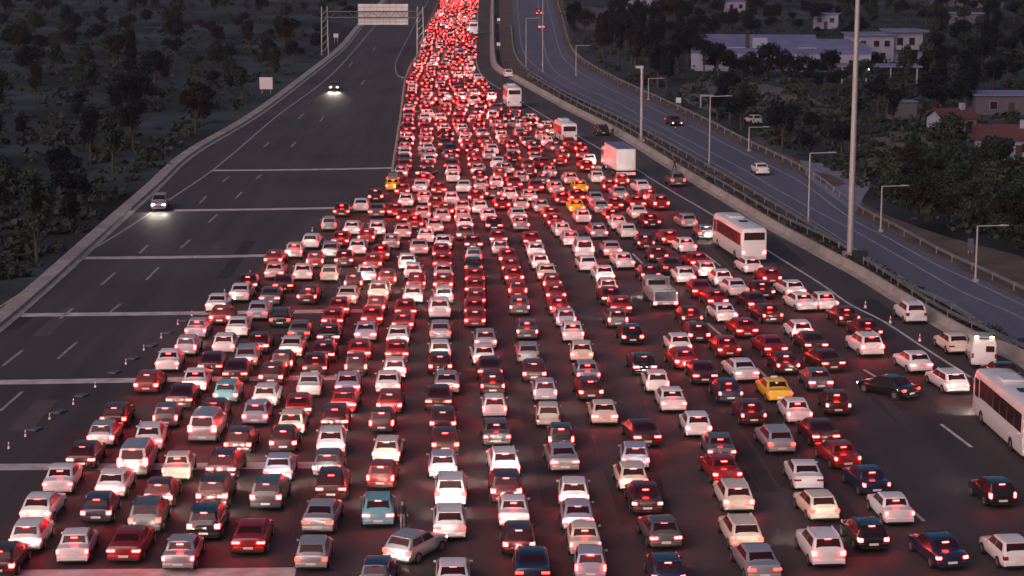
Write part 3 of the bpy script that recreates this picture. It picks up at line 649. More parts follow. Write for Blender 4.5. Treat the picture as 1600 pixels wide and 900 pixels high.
def make_tow(B):
    L, W = B['L'], B['W']; hw = W/2; loc, rz = place(B); root = empty('recovery_truck', loc, rz); S = PAINT['s'][1]
    plates('cab', [(-hw*.92, hw*.92, L-1.9, L, .5, 2.15)], S, root, .16)
    plates('rear_window', [(-hw*.7, hw*.7, L-1.93, L-1.88, 1.4, 1.95)], M['glass'], root)
    plates('windscreen', [(-hw*.78, hw*.78, L-.02, L+.012, 1.25, 1.95)], M['glass'], root)
    plates('flatbed', [(-hw, hw, .2, L-2.05, .78, .92)], S, root)
    plates('side_rail', [(-hw, -hw+.14, .0, L-2.05, .92, 1.7), (hw-.14, hw, .0, L-2.05, .92, 1.7), (-hw, hw, 0, .16, .60, .92)], S, root, .03)
    plates('crossbar', [(-hw+.14, hw-.14, y, y+.14, 1.56, 1.7) for y in (.9, 2.1, 3.3)], S, root)
    plates('loading_frame', [(-hw, -hw+.10, L-2.2, L-2.08, .9, 2.3), (hw-.10, hw, L-2.2, L-2.08, .9, 2.3), (-hw, hw, L-2.2, L-2.08, 2.2, 2.32)], S, root)
    for s in (1, -1):
        x0, x1 = sorted((s*hw*.72, s*hw*.99)); plates('tail_light', [(x0, x1, -.05, .02, .62, .84)], M['brake'], root)
        x0, x1 = sorted((s*hw*.55, s*hw*.8)); plates('headlight', [(x0, x1, L-.05, L+.02, .7, .88)], M['head'], root)
        x0, x1 = sorted((s*(hw*.92-.02), s*(hw*.92+.012))); plates('side_window', [(x0, x1, L-1.4, L-.45, 1.3, 1.9)], M['glass'], root)
    plates('licence_plate', [(-.25, .25, -.02, 0, .64, .75)], M['plate'], root)
    wheels(root, W, (1.35, L-1.1), .38); tag(root, 'silver recovery truck with open flatbed rails in the right-hand queues', 'truck')
make_tow(TOW)
def make_service_van():
    p = G(1537, 577); d = Vector((math.sin(R(7)), math.cos(R(7)), 0)); root = empty('service_van', (p.x, p.y, .03), math.atan2(-d.x, d.y)); W, L = 1.96, 5.2; hw = W/2; P = PAINT['w'][1]
    bm = bmesh.new()
    rings = []
    for y, f, zb, zt in [(0, .95, .4, 2.25), (.08, 1, .3, 2.38), (.4, 1, .28, 2.42), (L-1.9, 1, .28, 2.40), (L-1.3, .98, .28, 2.1), (L-.75, .97, .28, 1.2), (L-.1, .92, .3, 1.0), (L, .84, .4, .8)]:
        h = hw*f; half = [(h*.95, zb), (h, zb+.2), (h, min(1.2, zt-.2)), (h*.9, zt-.1), (h*.75, zt), (h*.3, zt+.02)]
        rings.append([(x, y, z) for x, z in half]+[(-x, y, z) for x, z in half[::-1]])
    loft(bm, rings); link('body', bm_mesh(bm, 'body', 32), P, root)
    plates('rear_window', [(.10, hw*.78, -.03, .05, 1.45, 1.95), ], M['glass'], root)
    plates('rear_door', [(-hw*.9, -.015, -.02, .03, .5, 2.15), (.015, hw*.9, -.02, .03, .5, 2.15)], P, root)
    plates('light_bar', [(-.8, .8, .35, .5, 2.44, 2.5)], M['trim'], root)
    for s in (-.6, .6): plates('beacon', [(s-.16, s+.16, .34, .52, 2.5, 2.66)], M['amber'], root, .04)
    for s in (1, -1):
        x0, x1 = sorted((s*hw*.82, s*hw*.98)); plates('tail_light', [(x0, x1, -.03, .05, .9, 1.3)], M['lampoff'], root)
        x0, x1 = sorted((s*hw*.55, s*hw*.8)); plates('headlight', [(x0, x1, L-.05, L+.02, .7, .85)], M['plate'], root)
        x0, x1 = sorted((s*(hw*.955-.02), s*(hw*.955+.03))); plates('side_window', [(x0, x1, L-2.2, L-1.4, 1.35, 1.9)], M['glass'], root)
    plates('windscreen', [(-hw*.7, hw*.7, L-1.02, L-.98, 1.3, 1.7)], M['glass'], root)
    root.scale = (.95, .95, .9); wheels(root, W, (1.1, L-1.0), .34); tag(root, 'white service van with glowing amber roof beacons parked on the shoulder', 'van')
make_service_van()

# ------------------------------------------------------------ traffic cones
CM = None
def cone(px, py, s, label, grp):
    global CM
    p = G(px, py)
    if CM is None:
        a = bmesh.new(); box(a, -.27, .27, -.27, .27, 0, .06, .02); b = bmesh.new(); cyl(b, (0, 0, .06), (0, 0, .95), .19, .05, 12); c = bmesh.new(); cyl(c, (0, 0, .42), (0, 0, .68), .152, .103, 12)
        CM = [('foot', bm_mesh(a, 'foot', 40), M['trim']), ('cone_body', bm_mesh(b, 'cone_body', 40), M['conew']), ('red_band', bm_mesh(c, 'red_band', 40), M['coner'])]
        for n, me, m in CM: me.materials.append(m)
    r = empty('traffic_cone', (p.x, p.y, .012)); r.scale = (s, s, s)
    for n, me, m in CM: o = bpy.data.objects.new(n, me); col.objects.link(o); o.parent = r
    tag(r, label, 'traffic cone', grp)
ORD = ['nearest', 'second nearest', 'third nearest', 'fourth nearest', 'fifth nearest', 'sixth nearest', 'seventh nearest', 'eighth nearest', 'ninth nearest', 'tenth nearest', 'fifth farthest', 'fourth farthest', 'third farthest', 'second farthest', 'farthest']
for i, (px, py) in enumerate(sorted(((300, 494), (278, 508), (252, 529), (225, 548), (197, 570), (149, 606), (115, 633), (78, 656), (40, 683), (14, 702), (391, 430), (377, 439), (351, 460), (432, 400), (488, 362)), key=lambda q: -q[1])):
    cone(px, py, .5, f'white traffic cone, {ORD[i]} in the diagonal line left of the jam', 'cones left of the jam')
def stud(px, py, i):
    p = G(px, py); bm = bmesh.new(); box(bm, -.35, .35, -.5, .5, 0, .14, .05); o = link('lane_divider', bm_mesh(bm, 'lane_divider'), M['wall_g']); o.location = (p.x, p.y, .01); o.rotation_euler.z = -.35
    tag(o, f'low grey divider block between the cones left of the jam, {ORD[i]} one', 'divider', 'divider blocks between the cones')
for px, py in ((289, 502), (263, 521), (237, 541), (209, 561), (179, 583), (128, 619), (92, 645), (55, 672)): stud(px, py, {672: 0, 645: 1, 619: 2, 583: 3, 561: 4, 541: 5, 521: 6, 502: 7}[py])
for i, (px, py) in enumerate(((1352, 482), (1391, 506), (1437, 534))):
    cone(px, py, .68, ['traffic cone on the right shoulder, farthest of the three by the white line', 'middle traffic cone of three on the right shoulder, below the parked white SUV', 'traffic cone on the right shoulder, nearest of three, by the cream hatchback'][i], 'cones on the right shoulder')

# ------------------------------------------------------------ posts, lamps, gantry
def street_lamp(px, py, ytop, arm=1, label='', armlen=2.6):
    b = G(px, py); h = (py-ytop)/(sc_px(py)*math.cos(PITCH)); root = empty('street_lamp', (b.x, b.y, 0))
    bm = bmesh.new(); cyl(bm, (0, 0, 0), (0, 0, h), .13, .08, 10); link('pole', bm_mesh(bm, 'pole', 40), M['pole'], root)
    bm = bmesh.new(); cyl(bm, (0, 0, h-.05), (arm*armlen*.8, 0, h), .06, .05, 8); link('arm', bm_mesh(bm, 'arm', 40), M['pole'], root)
    plates('lamp_head', [tuple(sorted((arm*armlen*.75, arm*armlen*1.1)))+(-.14, .14, h-.04, h+.1)], M['pole'], root, .04)
    plates('base_plate', [(-.25, .25, -.25, .25, 0, .25)], M['concrete'], root); tag(root, label, 'street lamp')
street_lamp(1263, 350, 240, 1, 'unlit street lamp on the verge between highway and side road, left of the high mast')
street_lamp(1376, 362, 291, 1, 'unlit street lamp at the side road far edge just right of the high mast')
street_lamp(1524, 440, 353, 1, 'rightmost unlit street lamp, beside the hedge near the right edge')
street_lamp(1108, 262, 152, 1, 'thin unlit street lamp on the verge right of the thick post')
street_lamp(1170, 236, 199, 1, 'short unlit street lamp beside the pale yard right of the dark bushes')
street_lamp(1013, 156, 123, 1, 'unlit street lamp behind the thick post against dark trees')
street_lamp(848, 112, -30, 1, 'tall unlit street lamp far up the side road left of the trees')
street_lamp(900, 118, 72, 1, 'faint unlit street lamp at the bend of the side road')
street_lamp(822, 104, 30, 1, 'thin unlit lamp post on the verge left of the side road bend')
street_lamp(512, 72, 20, 1, 'thin unlit lamp post beyond the left edge of the empty carriageway')
def mast(px, py, h, r0, r1, label, head):
    b = G(px, py); root = empty('mast', (b.x, b.y, 0)); bm = bmesh.new(); cyl(bm, (0, 0, 0), (0, 0, h), r0, r1, 16); link('shaft', bm_mesh(bm, 'shaft', 40), M['pole'], root)
    plates('footing', [(-r0*2, r0*2, -r0*2, r0*2, 0, .4)], M['concrete'], root)
    plates('lamp_ring' if head == 'ring' else 'camera_head', [(-1.3, 1.3, -.2, .2, h-.3, h+.1), (-.2, .2, -1.3, 1.3, h-.28, h+.08)] if head == 'ring' else [(-.95, .2, -.2, .2, h-.1, h+.25)], M['pole'], root)
    tag(root, label, 'mast')
mast(1328, 400, 38, .34, .18, 'very tall pale lighting mast rising out of the top of the picture', 'ring')
mast(1002, 221, 10.9, .24, .22, 'thick grey post with a short head on the verge above the box truck', 'cam')
b = G(1343, 412); bm = bmesh.new(); box(bm, -.7, .7, -.4, .4, 0, 1.3, .05); o = link('control_cabinet', bm_mesh(bm, 'control_cabinet'), M['trim']); o.location = (b.x, b.y, 0); tag(o, 'small dark control cabinet at the foot of the tall mast', 'cabinet')
def gantry():
    yb = 86; L_, R_ = G(508, yb), G(657, yb); y = R_.y; root = empty('sign_gantry', (R_.x, y, 0)); s = sc_px(yb)
    x0 = L_.x-R_.x
    for x in (0, x0):
        bm = bmesh.new()
        for dx in (-.8, .8): cyl(bm, (x+dx, 0, 0), (x+dx*.8, 0, 11.2), .16, .14, 8)
        for k in range(6): cyl(bm, (x-.8, 0, .5+k*1.7), (x+.8, 0, 2.2+k*1.7), .06, .06, 6)
        link('tower', bm_mesh(bm, 'tower', 40), M['pole'], root)
    bm = bmesh.new()
    for z in (8.7, 10.1):
        for dy in (-.5, .5): cyl(bm, (x0, dy, z), (0, dy, z), .14, .14, 8)
    n = 16
    for k in range(n):
        xa, xb = x0+(0-x0)*k/n, x0+(0-x0)*(k+1)/n; z0, z1 = (8.7, 10.1) if k % 2 else (10.1, 8.7)
        cyl(bm, (xa, -.5, z0), (xb, -.5, z1), .06, .06, 6)
    link('truss', bm_mesh(bm, 'truss', 40), M['panel_dark'], root)
    xa, xb = G(560, yb).x-R_.x, G(638, yb).x-R_.x
    m = .02
    # sign faces the other way: from here its ribbed grey back shows
    plates('sign_panel', [(xa, xb, .65, .75, 7.0, 11.8)], M['panel'], root)
    plates('panel_rib', [(xa, xb, .56, .65, z, z+.16) for z in (7.6, 9.3, 11.0)]+[(xa+(xb-xa)*k/8, xa+(xb-xa)*k/8+.10, .5, .56, 7.1, 11.7) for k in range(1, 8)], M['steel'], root)
    tag(root, 'highway sign gantry with a large grey ribbed sign panel seen from behind', 'gantry')
gantry()
def roadside_sign(px, py, w, h, z, label, m):
    b = G(px, py); root = empty('roadside_sign', (b.x, b.y, 0)); plates('post', [(-w*.35, -w*.35+.1, .02, .12, 0, z+h*.8), (w*.35-.1, w*.35, .02, .12, 0, z+h*.8)], M['pole'], root); plates('panel', [(-w/2, w/2, -.03, .02, z, z+h)], m, root); tag(root, label, 'sign')
roadside_sign(416, 146, 2.4, 2.2, .8, 'blank pale grey board beyond the left edge of the carriageway', M['panel'])
roadside_sign(525, 66, 1.2, 1.0, 1.2, 'small pale board beside the thin post left of the gantry', M['panel'])
roadside_sign(1060, 166, .9, .9, .6, 'small round-looking pale plate on the far verge right of the thick post', M['panel'])
roadside_sign(1516, 396, .6, 1.2, .3, 'narrow grey box standing at the hedge left of the last lamp', M['wall_g'])
roadside_sign(779, 78, .9, .8, 1.0, 'small white plate on the verge by the upper bend, nearer one', M['plate'])
roadside_sign(779, 38, .9, .8, 1.0, 'small white plate on the verge by the upper bend, farther one', M['plate'])

# ------------------------------------------------------------ buildings
def mesh_from(name, V, Fc, m, root): 
    me = bpy.data.meshes.new(name); me.from_pydata(V, [], Fc); return link(name, me, m, root)
def gable(root, x0, x1, y0, y1, z, rise, m, over=.4, axis='x'):
    x0 -= over; x1 += over; y0 -= over; y1 += over; t = .18
    if axis == 'x': ym = (y0+y1)/2; P = [(x0, y0, z), (x1, y0, z), (x1, ym, z+rise), (x0, ym, z+rise), (x0, y1, z), (x1, y1, z)]
    else: xm = (x0+x1)/2; P = [(x0, y1, z), (x0, y0, z), (xm, y0, z+rise), (xm, y1, z+rise), (x1, y1, z), (x1, y0, z)]
    Q = [(a, b, c+t) for a, b, c in P]
    F_ = [(0, 1, 2, 3), (3, 2, 5, 4), (6, 9, 8, 7), (9, 10, 11, 8), (0, 6, 7, 1), (4, 5, 11, 10), (0, 3, 9, 6), (3, 4, 10, 9), (1, 7, 8, 2), (2, 8, 11, 5)]
    bm = bmesh.new(); vs = [bm.verts.new(p) for p in P+Q]; [bm.faces.new([vs[i] for i in f]) for f in F_]
    return link('roof', bm_mesh(bm, 'roof'), m, root)
def gable_wall(root, x0, x1, y0, y1, h, rise, m, axis='x'):
    bm = bmesh.new(); box(bm, x0, x1, y0, y1, 0, h)
    if axis == 'x':
        for x in (x0, x1-.2):
            ym = (y0+y1)/2; v = [bm.verts.new(p) for p in ((x, y0, h), (x, y1, h), (x, ym, h+rise-.1), (x+.2, y0, h), (x+.2, y1, h), (x+.2, ym, h+rise-.1))]
            for f in ((0, 1, 2), (3, 5, 4), (0, 2, 5, 3), (1, 4, 5, 2), (0, 3, 4, 1)): bm.faces.new([v[i] for i in f])
    else:
        for y in (y0, y1-.2):
            xm = (x0+x1)/2; v = [bm.verts.new(p) for p in ((x0, y, h), (x1, y, h), (xm, y, h+rise-.1), (x0, y+.2, h), (x1, y+.2, h), (xm, y+.2, h+rise-.1))]
            for f in ((0, 1, 2), (3, 5, 4), (0, 2, 5, 3), (1, 4, 5, 2), (0, 3, 4, 1)): bm.faces.new([v[i] for i in f])
    return link('wall', bm_mesh(bm, 'wall'), m, root)
def win(root, x, y, z, w_=1.2, h_=1.3, lit=False):
    f = plates('window', [(x-w_/2-.08, x+w_/2+.08, y-.06, y+.01, z-.08, z+h_+.08)], M['wall_w'], root); plates('pane', [(x-w_/2, x+w_/2, y-.075, y-.061, z, z+h_)], M['lamp_spot'] if lit else M['glass'], f)
def bldg(name, px, py, rz=0):
    b = G(px, py); return empty(name, (b.x, b.y, 0), rz)
# long shed with three shallow roofs
r = bldg('warehouse', 1225, 112, R(-6))
for i in range(4):
    x0, x1 = (-19.5, 18) if i < 3 else (-19.5, 8); y0 = i*12.05
    gable_wall(r, x0, x1, y0, y0+12, 3.6+.25*i, .55, M['wall_w']); gable(r, x0, x1, y0+.15, y0+11.85, 3.62+.25*i, .7, M['roof_l'], .12)
for x in (-16, -11, -6, 2, 6.5, 14.5): win(r, x, 0, 1.3, 2.2, 1.2)
for x in (-1.8, 10.5): plates('door', [(x-1.1, x+1.1, -.08, -.01, 0, 2.8)], M['wall_g'], r)
plates('skylight', [(x, x+4, y, y+1.2, 4.25, 4.6) for x in (-12, 3) for y in (7, 19)], M['wall_w'], r)
plates('annexe', [(-6.6, -3.4, 9.5, 12.5, 3.6, 6.4)], M['wall_w'], r); plates('chimney', [(-8.1, -7.2, 10, 11, 3.8, 7.2)], M['trim'], r)
tag(r, 'long pale warehouse with bluish low roofs behind the trees, upper right', 'warehouse')
# white two-storey house
r = bldg('house', 1396, 98, R(6))
plates('wall', [(-9, 0, 0, 9, 0, 6.0), (0.02, 7, 1.5, 10, 0, 6.6)], M['wall_w'], r); plates('roof', [(-9.6, .2, -.6, 9.6, 6.02, 6.35), (-.4, 8.2, .6, 10.6, 6.62, 7.0)], M['roof_l'], r)
plates('balcony', [(.5, 8, -.3, 1.48, 2.9, 3.15), (.5, 8, -.3, -.2, 3.15, 3.9)], M['wall_w'], r)
for x, z in ((-7, 3.6), (-4, 3.6), (-1.6, 3.6), (-6, .9), (-2.5, .9)): win(r, x, 0, z)
for x, z in ((1.8, 3.5), (4.5, 3.5), (2.5, .7), (5.2, .7)): win(r, x, 1.5, z, 1.3, 1.9)
tag(r, 'white two-storey house with flat roofs and a balcony, right of the tall mast', 'house')
r = bldg('pavilion', 1372, 131, R(-5)); plates('roof', [(-8, 8.5, 0, 7, 3.2, 3.5)], M['roof_l'], r)
for x in (-7, -2.3, 2.4, 7.5): plates('column', [(x-.15, x+.15, .3, .6, 0, 3.2)], M['wall_w'], r)
plates('wall', [(-7.6, 8, 6.4, 6.7, 0, 3.19)], M['wall_g'], r); plates('lamp', [(-2, -1.6, 1.0, 1.3, 2.6, 2.9)], M['lamp_spot'], r); tag(r, 'long open pavilion with a thin pale roof right of the mast, lamps beneath', 'pavilion')
def tile_house(px, py, rz, w_, d_, h, rise, label, ax='x'):
    r = bldg('house', px, py, rz); gable_wall(r, -w_/2, w_/2, 0, d_, h, rise, M['wall_w'], ax); rf_ = gable(r, -w_/2, w_/2, 0, d_, h+.02, rise, M['roof_t'], .5, ax)
    plates('chimney', [(w_*.2, w_*.2+.7, d_*.35, d_*.35+.7, h+.5, h+rise+.9)], M['wall_w'], rf_)
    for x in (-w_*.3, 0, w_*.3): win(r, x, 0, 1.1, 1.1, 1.2)
    plates('door', [(w_*.14, w_*.14+.9, -.07, -.005, 0, 2.1)], M['bark'], r); tag(r, label, 'house')
tile_house(1500, 214, R(20), 5.6, 5, 2.6, 1.4, 'small house with a dark tiled roof, left one of the tiled pair')
tile_house(1572, 250, R(-12), 8.5, 6, 2.7, 1.7, 'red tiled house at the right edge above the hedge', 'x')
r = bldg('shed', 1412, 187, R(6)); plates('wall', [(-2.2, 2.2, 0, 3, 0, 2.8)], M['wall_g'], r, .03); plates('roof', [(-2.4, 2.4, -.2, 3.2, 2.82, 2.95)], M['roof_l'], r); tag(r, 'small grey box shed among dark shrubs below the pavilion', 'shed')
for px, py, w_, d_, h, lab in ((975, 22, 7, 6, 4.5, 'small white block house at the top above the trees, left one'), (1014, 20, 6, 6, 5, 'small white block house at the top above the trees, right one'), (1150, 22, 6, 5, 4, 'lone pale block house at the top above the warehouse'),
    (1510, 40, 12, 6, 3.4, 'low pale building up the dark hillside right of the white house'), (1545, 12, 10, 6, 3.2, 'pale low building at the top right corner'), (1480, 10, 11, 6, 3, 'long pale roofed building at the top right of the mast'), (1290, 45, 7, 6, 4, 'small pale house above the warehouse roof end'), (1580, 180, 12, 8, 3.2, 'grey low building at the right edge above the tiled houses')):
    r = bldg('house', px, py, R(random.uniform(-15, 15))); plates('wall', [(-w_/2, w_/2, 0, d_, 0, h)], M['wall_w'] if h > 3.9 else M['wall_g'], r); plates('roof', [(-w_/2-.3, w_/2+.3, -.3, d_+.3, h+.01, h+.25)], M['roof_l'], r)
    for x in (-w_*.25, w_*.25): win(r, x, 0, h-2.2)
    plates('door', [(-.5, .5, -.06, -.004, 0, 2.1)], M['bark'], r); tag(r, lab, 'house')
# portal frame in the field and white cars added for small lit spots
r = bldg('goal_frame', 1109, 168); plates('post', [(-1.7, -1.45, 0, .3, 0, 1.9), (1.45, 1.7, 0, .3, 0, 1.9)], M['wall_w'], r); plates('crossbar', [(-1.7, 1.7, 0, .3, 1.9, 2.2)], M['wall_w'], r); tag(r, 'pale square portal frame standing in the dry field', 'frame')
def bright_spot_car(px, py, c, label): 
    p = G(px, py); o = build_car('car', 'j', PAINT[c][1], 'n', 0, (p.x, p.y, 0), R(20)); tag(o, label, 'car')
bright_spot_car(1184, 195, 'w', 'small white car added for the bright spot beside the pale yard right of the field'); bright_spot_car(1112, 106, 'w', 'small white car added for a bright spot among the trees left of the warehouse')

# ------------------------------------------------------------ trees and scrub
def crown_mesh(seed, rx, rz_, n, leaf):
    rg = random.Random(seed); V, Fc = [], []
    lobes = []
    for i in range(9):
        a = rg.uniform(0, 6.28); rr = rg.uniform(.1, .62)*rx; lobes.append((Vector((math.cos(a)*rr, math.sin(a)*rr, rg.uniform(-.45, .6)*rz_)), rg.uniform(.34, .58)*rx))
    for i in range(n):
        c, r_ = rg.choice(lobes); d = Vector((rg.gauss(0, 1), rg.gauss(0, 1), rg.gauss(0, 1))).normalized()
        p = c+Vector((d.x, d.y, d.z*rz_/rx))*r_*rg.uniform(.55, 1.08)
        nrm = (d+Vector((rg.gauss(0, .5), rg.gauss(0, .5), rg.gauss(0, .5)+.4))).normalized(); t = nrm.orthogonal().normalized(); b = nrm.cross(t); s = leaf*rg.uniform(.6, 1.4)
        k = len(V); a0 = rg.uniform(0, 6.28)
        for q in range(4):
            a = a0+q*1.57+rg.uniform(-.4, .4); V.append(p+t*math.cos(a)*s+b*math.sin(a)*s*.7)
        Fc.append((k, k+1, k+2, k+3))
    me = bpy.data.meshes.new('crown'); me.from_pydata([tuple(v) for v in V], [], Fc); return me
KIND = []
for i, (rx, rz_, hh, nm, lb) in enumerate(((2.4, 2.0, 4.2, 'broadleaf_tree', 'rounded tree'), (3.2, 2.4, 5.4, 'broadleaf_tree', 'wide tree'), (1.9, 2.6, 4.8, 'evergreen_tree', 'upright evergreen'), (2.0, 1.3, 1.9, 'shrub', 'shrub'), (2.7, 1.8, 3.6, 'olive_tree', 'spreading tree'), (1.5, 3.9, 5.2, 'cypress_tree', 'narrow cypress'))):
    tv = []
    for s in range(3):
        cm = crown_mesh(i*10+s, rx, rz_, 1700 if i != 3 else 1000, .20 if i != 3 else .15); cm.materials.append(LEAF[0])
        bm = bmesh.new(); cyl(bm, (0, 0, -.2), (.1, 0, hh-rz_*.2), .22 if i != 3 else .08, .10 if i != 3 else .04, 8)
        for q in range(4):
            a = q*1.6+s; cyl(bm, (.05, 0, (hh-rz_)*.8), (math.cos(a)*rx*.5, math.sin(a)*rx*.5, hh), .09, .03, 6)
        tm = bm_mesh(bm, 'trunk', 40); tm.materials.append(M['bark']); tv.append((cm, tm))
    KIND.append((tv, hh, nm, lb))
TREES = []
def tree(p, k, s, mi, label, grp, rg):
    tv, hh, nm, lb = KIND[k]; cm, tm = rg.choice(tv); r = empty(nm, (p.x, p.y, -.05), rg.uniform(0, 6.28)); zs = s*rg.uniform(.8, 1.25); r.scale = (s, s, zs)
    c = bpy.data.objects.new('crown', cm); col.objects.link(c); c.parent = r; c.location.z = hh
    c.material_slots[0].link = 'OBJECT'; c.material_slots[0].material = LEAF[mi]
    t = bpy.data.objects.new('trunk', tm); col.objects.link(t); t.parent = r
    size = 'small' if zs < .85 else 'tall' if zs > 1.2 else ''
    TREES.append(dict(o=r, k=k, nm=nm, look=(size+' '+('dull', 'dark', 'green', 'olive')[{3: 0, 0: 1, 1: 2, 2: 3}[mi]]+' '+lb).strip(), place=label, px=proj((p.x, p.y, 0)), grp=grp, p=p))
    tag(r, None, 'shrub' if nm == 'shrub' else 'tree', grp)
def label_trees():
    for t in TREES:
        x, y = t['px']; t['zone'] = ('back' if y < 60 else 'middle' if y < 170 else 'front')
        best = {}
        for o in TREES:
            if o is t: continue
            v = o['p']-t['p']
            if v.length > 45: continue
            kk = 'left of' if abs(v.x) > abs(v.y)*.5 and v.x > 0 else 'right of' if abs(v.x) > abs(v.y)*.5 else 'in front of' if v.y > 0 else 'behind'
            if kk not in best or v.length < best[kk][0]: best[kk] = (v.length, o['look'])
        t['f'] = [f"{k_} {best[k_][1]}" for k_ in ('left of', 'right of', 'behind', 'in front of') if k_ in best] or ['']
    seen = {}
    def form(t, fact): return f"{t['look']} {t['place']}, {t['zone']}"+(', '+fact if fact else '')
    from collections import Counter
    cnt = Counter(form(t, '') for t in TREES); used = set()
    for t in TREES:
        if cnt[form(t, '')] == 1: t['o']['label'] = form(t, ''); continue
        same = [o for o in TREES if form(o, '') == form(t, '')]
        for f in t['f']:
            if not any(o is not t and f in o['f'] for o in same): break
        t['o']['label'] = form(t, f)
def inside(pt, poly):
    x, y = pt; c = False; j = len(poly)-1
    for i in range(len(poly)):
        xi, yi = poly[i]; xj, yj = poly[j]
        if (yi > y) != (yj > y) and x < (xj-xi)*(y-yi)/(yj-yi)+xi: c = not c
        j = i
    return c
def ylim_far(x):      # upper side of the far verge at a given picture column
    E = [(880, 0), (886, 30), (895, 66), (912, 86), (935, 100), (975, 120), (1024, 142), (1078, 163), (1125, 184), (1175, 212), (1280, 255), (1362, 300), (1430, 338), (1490, 358), (1570, 378), (1650, 405), (1760, 450)]
    for (a, ya), (b_, yb) in zip(E, E[1:]):
        if a <= x <= b_: return ya+(yb-ya)*(x-a)/(b_-a)
    return -99
CLEAR = [[(1052, 124), (1200, 122), (1300, 150), (1310, 200), (1225, 205), (1180, 188), (1130, 186), (1062, 170)], [(1345, 205), (1470, 205), (1470, 262), (1350, 268)], [(1172, 200), (1222, 200), (1222, 246), (1180, 240)], [(1245, 255), (1385, 250), (1385, 345), (1320, 335)],
         [(1120, 62), (1335, 62), (1335, 118), (1120, 118)], [(1340, 45), (1460, 45), (1460, 112), (1340, 112)], [(1300, 115), (1432, 115), (1432, 140), (1300, 140)], [(1260, 158), (1352, 158), (1352, 198), (1260, 190)], [(1465, 185), (1640, 185), (1640, 296), (1465, 245)], [(1388, 175), (1436, 175), (1436, 195), (1388, 195)],
         [(890, 5), (1030, 5), (1030, 42), (890, 42)], [(1525, 150), (1610, 150), (1610, 190), (1525, 190)]]
rt = random.Random(5); placed = []
def try_tree(x, y, k, s, mi, label, grp, gap):
    p = G(x, y)
    if any((p-q).length < gap for q in placed): return
    placed.append(p); tree(p, k, s, mi, label, grp, rt)
for i in range(2600):
    x = rt.uniform(870, 1680); y = rt.uniform(-20, 1)**1 if False else rt.uniform(-25, 450)
    if y > ylim_far(x)-3 or any(inside((x, y), c) for c in CLEAR): continue
    hedge = x > 1340 and y > 245 + max(0, (1450-x))*.1
    if hedge: try_tree(x, y, rt.choice((3, 3, 3, 3, 3, 4)), rt.uniform(.7, 1.2), rt.choice((1, 2, 1, 2, 3)), 'in the right thicket', 'thicket shrubs beyond the side road', 2.6)
    elif x < 1080 and y < 150: try_tree(x, y, rt.choice((0, 1, 2, 5)), rt.uniform(.9, 1.3), rt.choice((0, 0, 3)), 'in the bend grove', 'grove by the side road bend', 7.5)
    elif 1080 <= x < 1330: try_tree(x, y, rt.choice((0, 1, 4, 3)), rt.uniform(.7, 1.1), rt.choice((0, 0, 1)), 'near the warehouse', 'trees around the fields', 7.0)
    else: try_tree(x, y, rt.choice((0, 1, 2, 4)), rt.uniform(.75, 1.15), rt.choice((0, 0, 1)), 'among the houses', 'trees among the houses', 8.0)
for x, y, k, sz in ((1100, 118, 1, 1.0), (1122, 118, 0, .9), (1140, 121, 4, .9), (1158, 121, 3, 1.5), (1176, 120, 3, 1.6), (1196, 122, 3, 1.3), (1222, 120, 3, 1.6), (1246, 122, 3, 1.4), (1270, 121, 3, 1.5), (1296, 122, 3, 1.3), (1085, 104, 1, 1.1), (1340, 98, 0, .9), (1368, 108, 3, 1.3), (1425, 108, 3, 1.2), (1462, 96, 0, 1.0), (1240, 215, 1, 1.1), (1262, 235, 0, 1.1), (1222, 232, 1, .9), (1140, 196, 1, .9), (1158, 204, 1, .9), (1120, 188, 0, .8)):
    try_tree(x, y, k, sz, 0, 'near the warehouse', 'trees around the fields', 2.0)
def left_lim(x):
    E = [(-400, 760), (0, 470), (168, 325), (240, 266), (300, 218), (400, 158), (490, 92), (530, 60), (555, 30), (600, -20)]
    for (a, ya), (b_, yb) in zip(E, E[1:]):
        if a <= x <= b_: return ya+(yb-ya)*(x-a)/(b_-a)
    return -99
for i in range(1500):
    x = rt.uniform(-120, 590); y = rt.uniform(-25, 420)
    if y > left_lim(x)-4: continue
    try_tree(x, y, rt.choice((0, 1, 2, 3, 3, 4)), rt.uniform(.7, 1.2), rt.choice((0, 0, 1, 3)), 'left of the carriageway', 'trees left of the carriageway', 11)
label_trees(); print('trees', len(placed))
# scrub: uncountable clumps on verges and between the trees
V, Fc = [], []
def clump(p, s, rg, n=14):
    for i in range(n):
        d = Vector((rg.gauss(0, .6), rg.gauss(0, .6), abs(rg.gauss(0, .4)))); q = p+d*s; nrm = Vector((rg.gauss(0, 1), rg.gauss(0, 1), rg.gauss(0, 1)+.6)).normalized(); t = nrm.orthogonal(); b = nrm.cross(t); k = len(V); e = s*.32*rg.uniform(.6, 1.4)
        V.extend([q+t*e, q+b*e*.8, q-t*e, q-b*e*.8]); Fc.append((k, k+1, k+2, k+3))
for i in range(6500):
    if i % 6 == 0:
        x = rt.uniform(840, 1660); c = interp([(-1e4, 0)], 0); y = rt.uniform(-5, 700)
        # verge strip between barrier and side road
        f = rt.random(); j = rt.randrange(2, 12); a, b_ = RB[j+1], RB[j+2] if j+2 < len(RB) else RB[j+1]
        q = rt.random(); x, y = a[0]+(b_[0]-a[0])*q+rt.uniform(12, 30), a[1]+(b_[1]-a[1])*q-rt.uniform(9, 20)*(.4+a[1]/600)
        if x > 1330 and False: continue
        clump(G(x, y), rt.uniform(.12, .34), rt, 8)
    else:
        x = rt.uniform(870, 1680) if rt.random() < .7 else rt.uniform(-100, 590); y = rt.uniform(-20, 440); lim = ylim_far(x) if x > 860 else left_lim(x)
        if y > lim: continue
        clump(G(x, y), rt.uniform(.5, 1.3), rt)
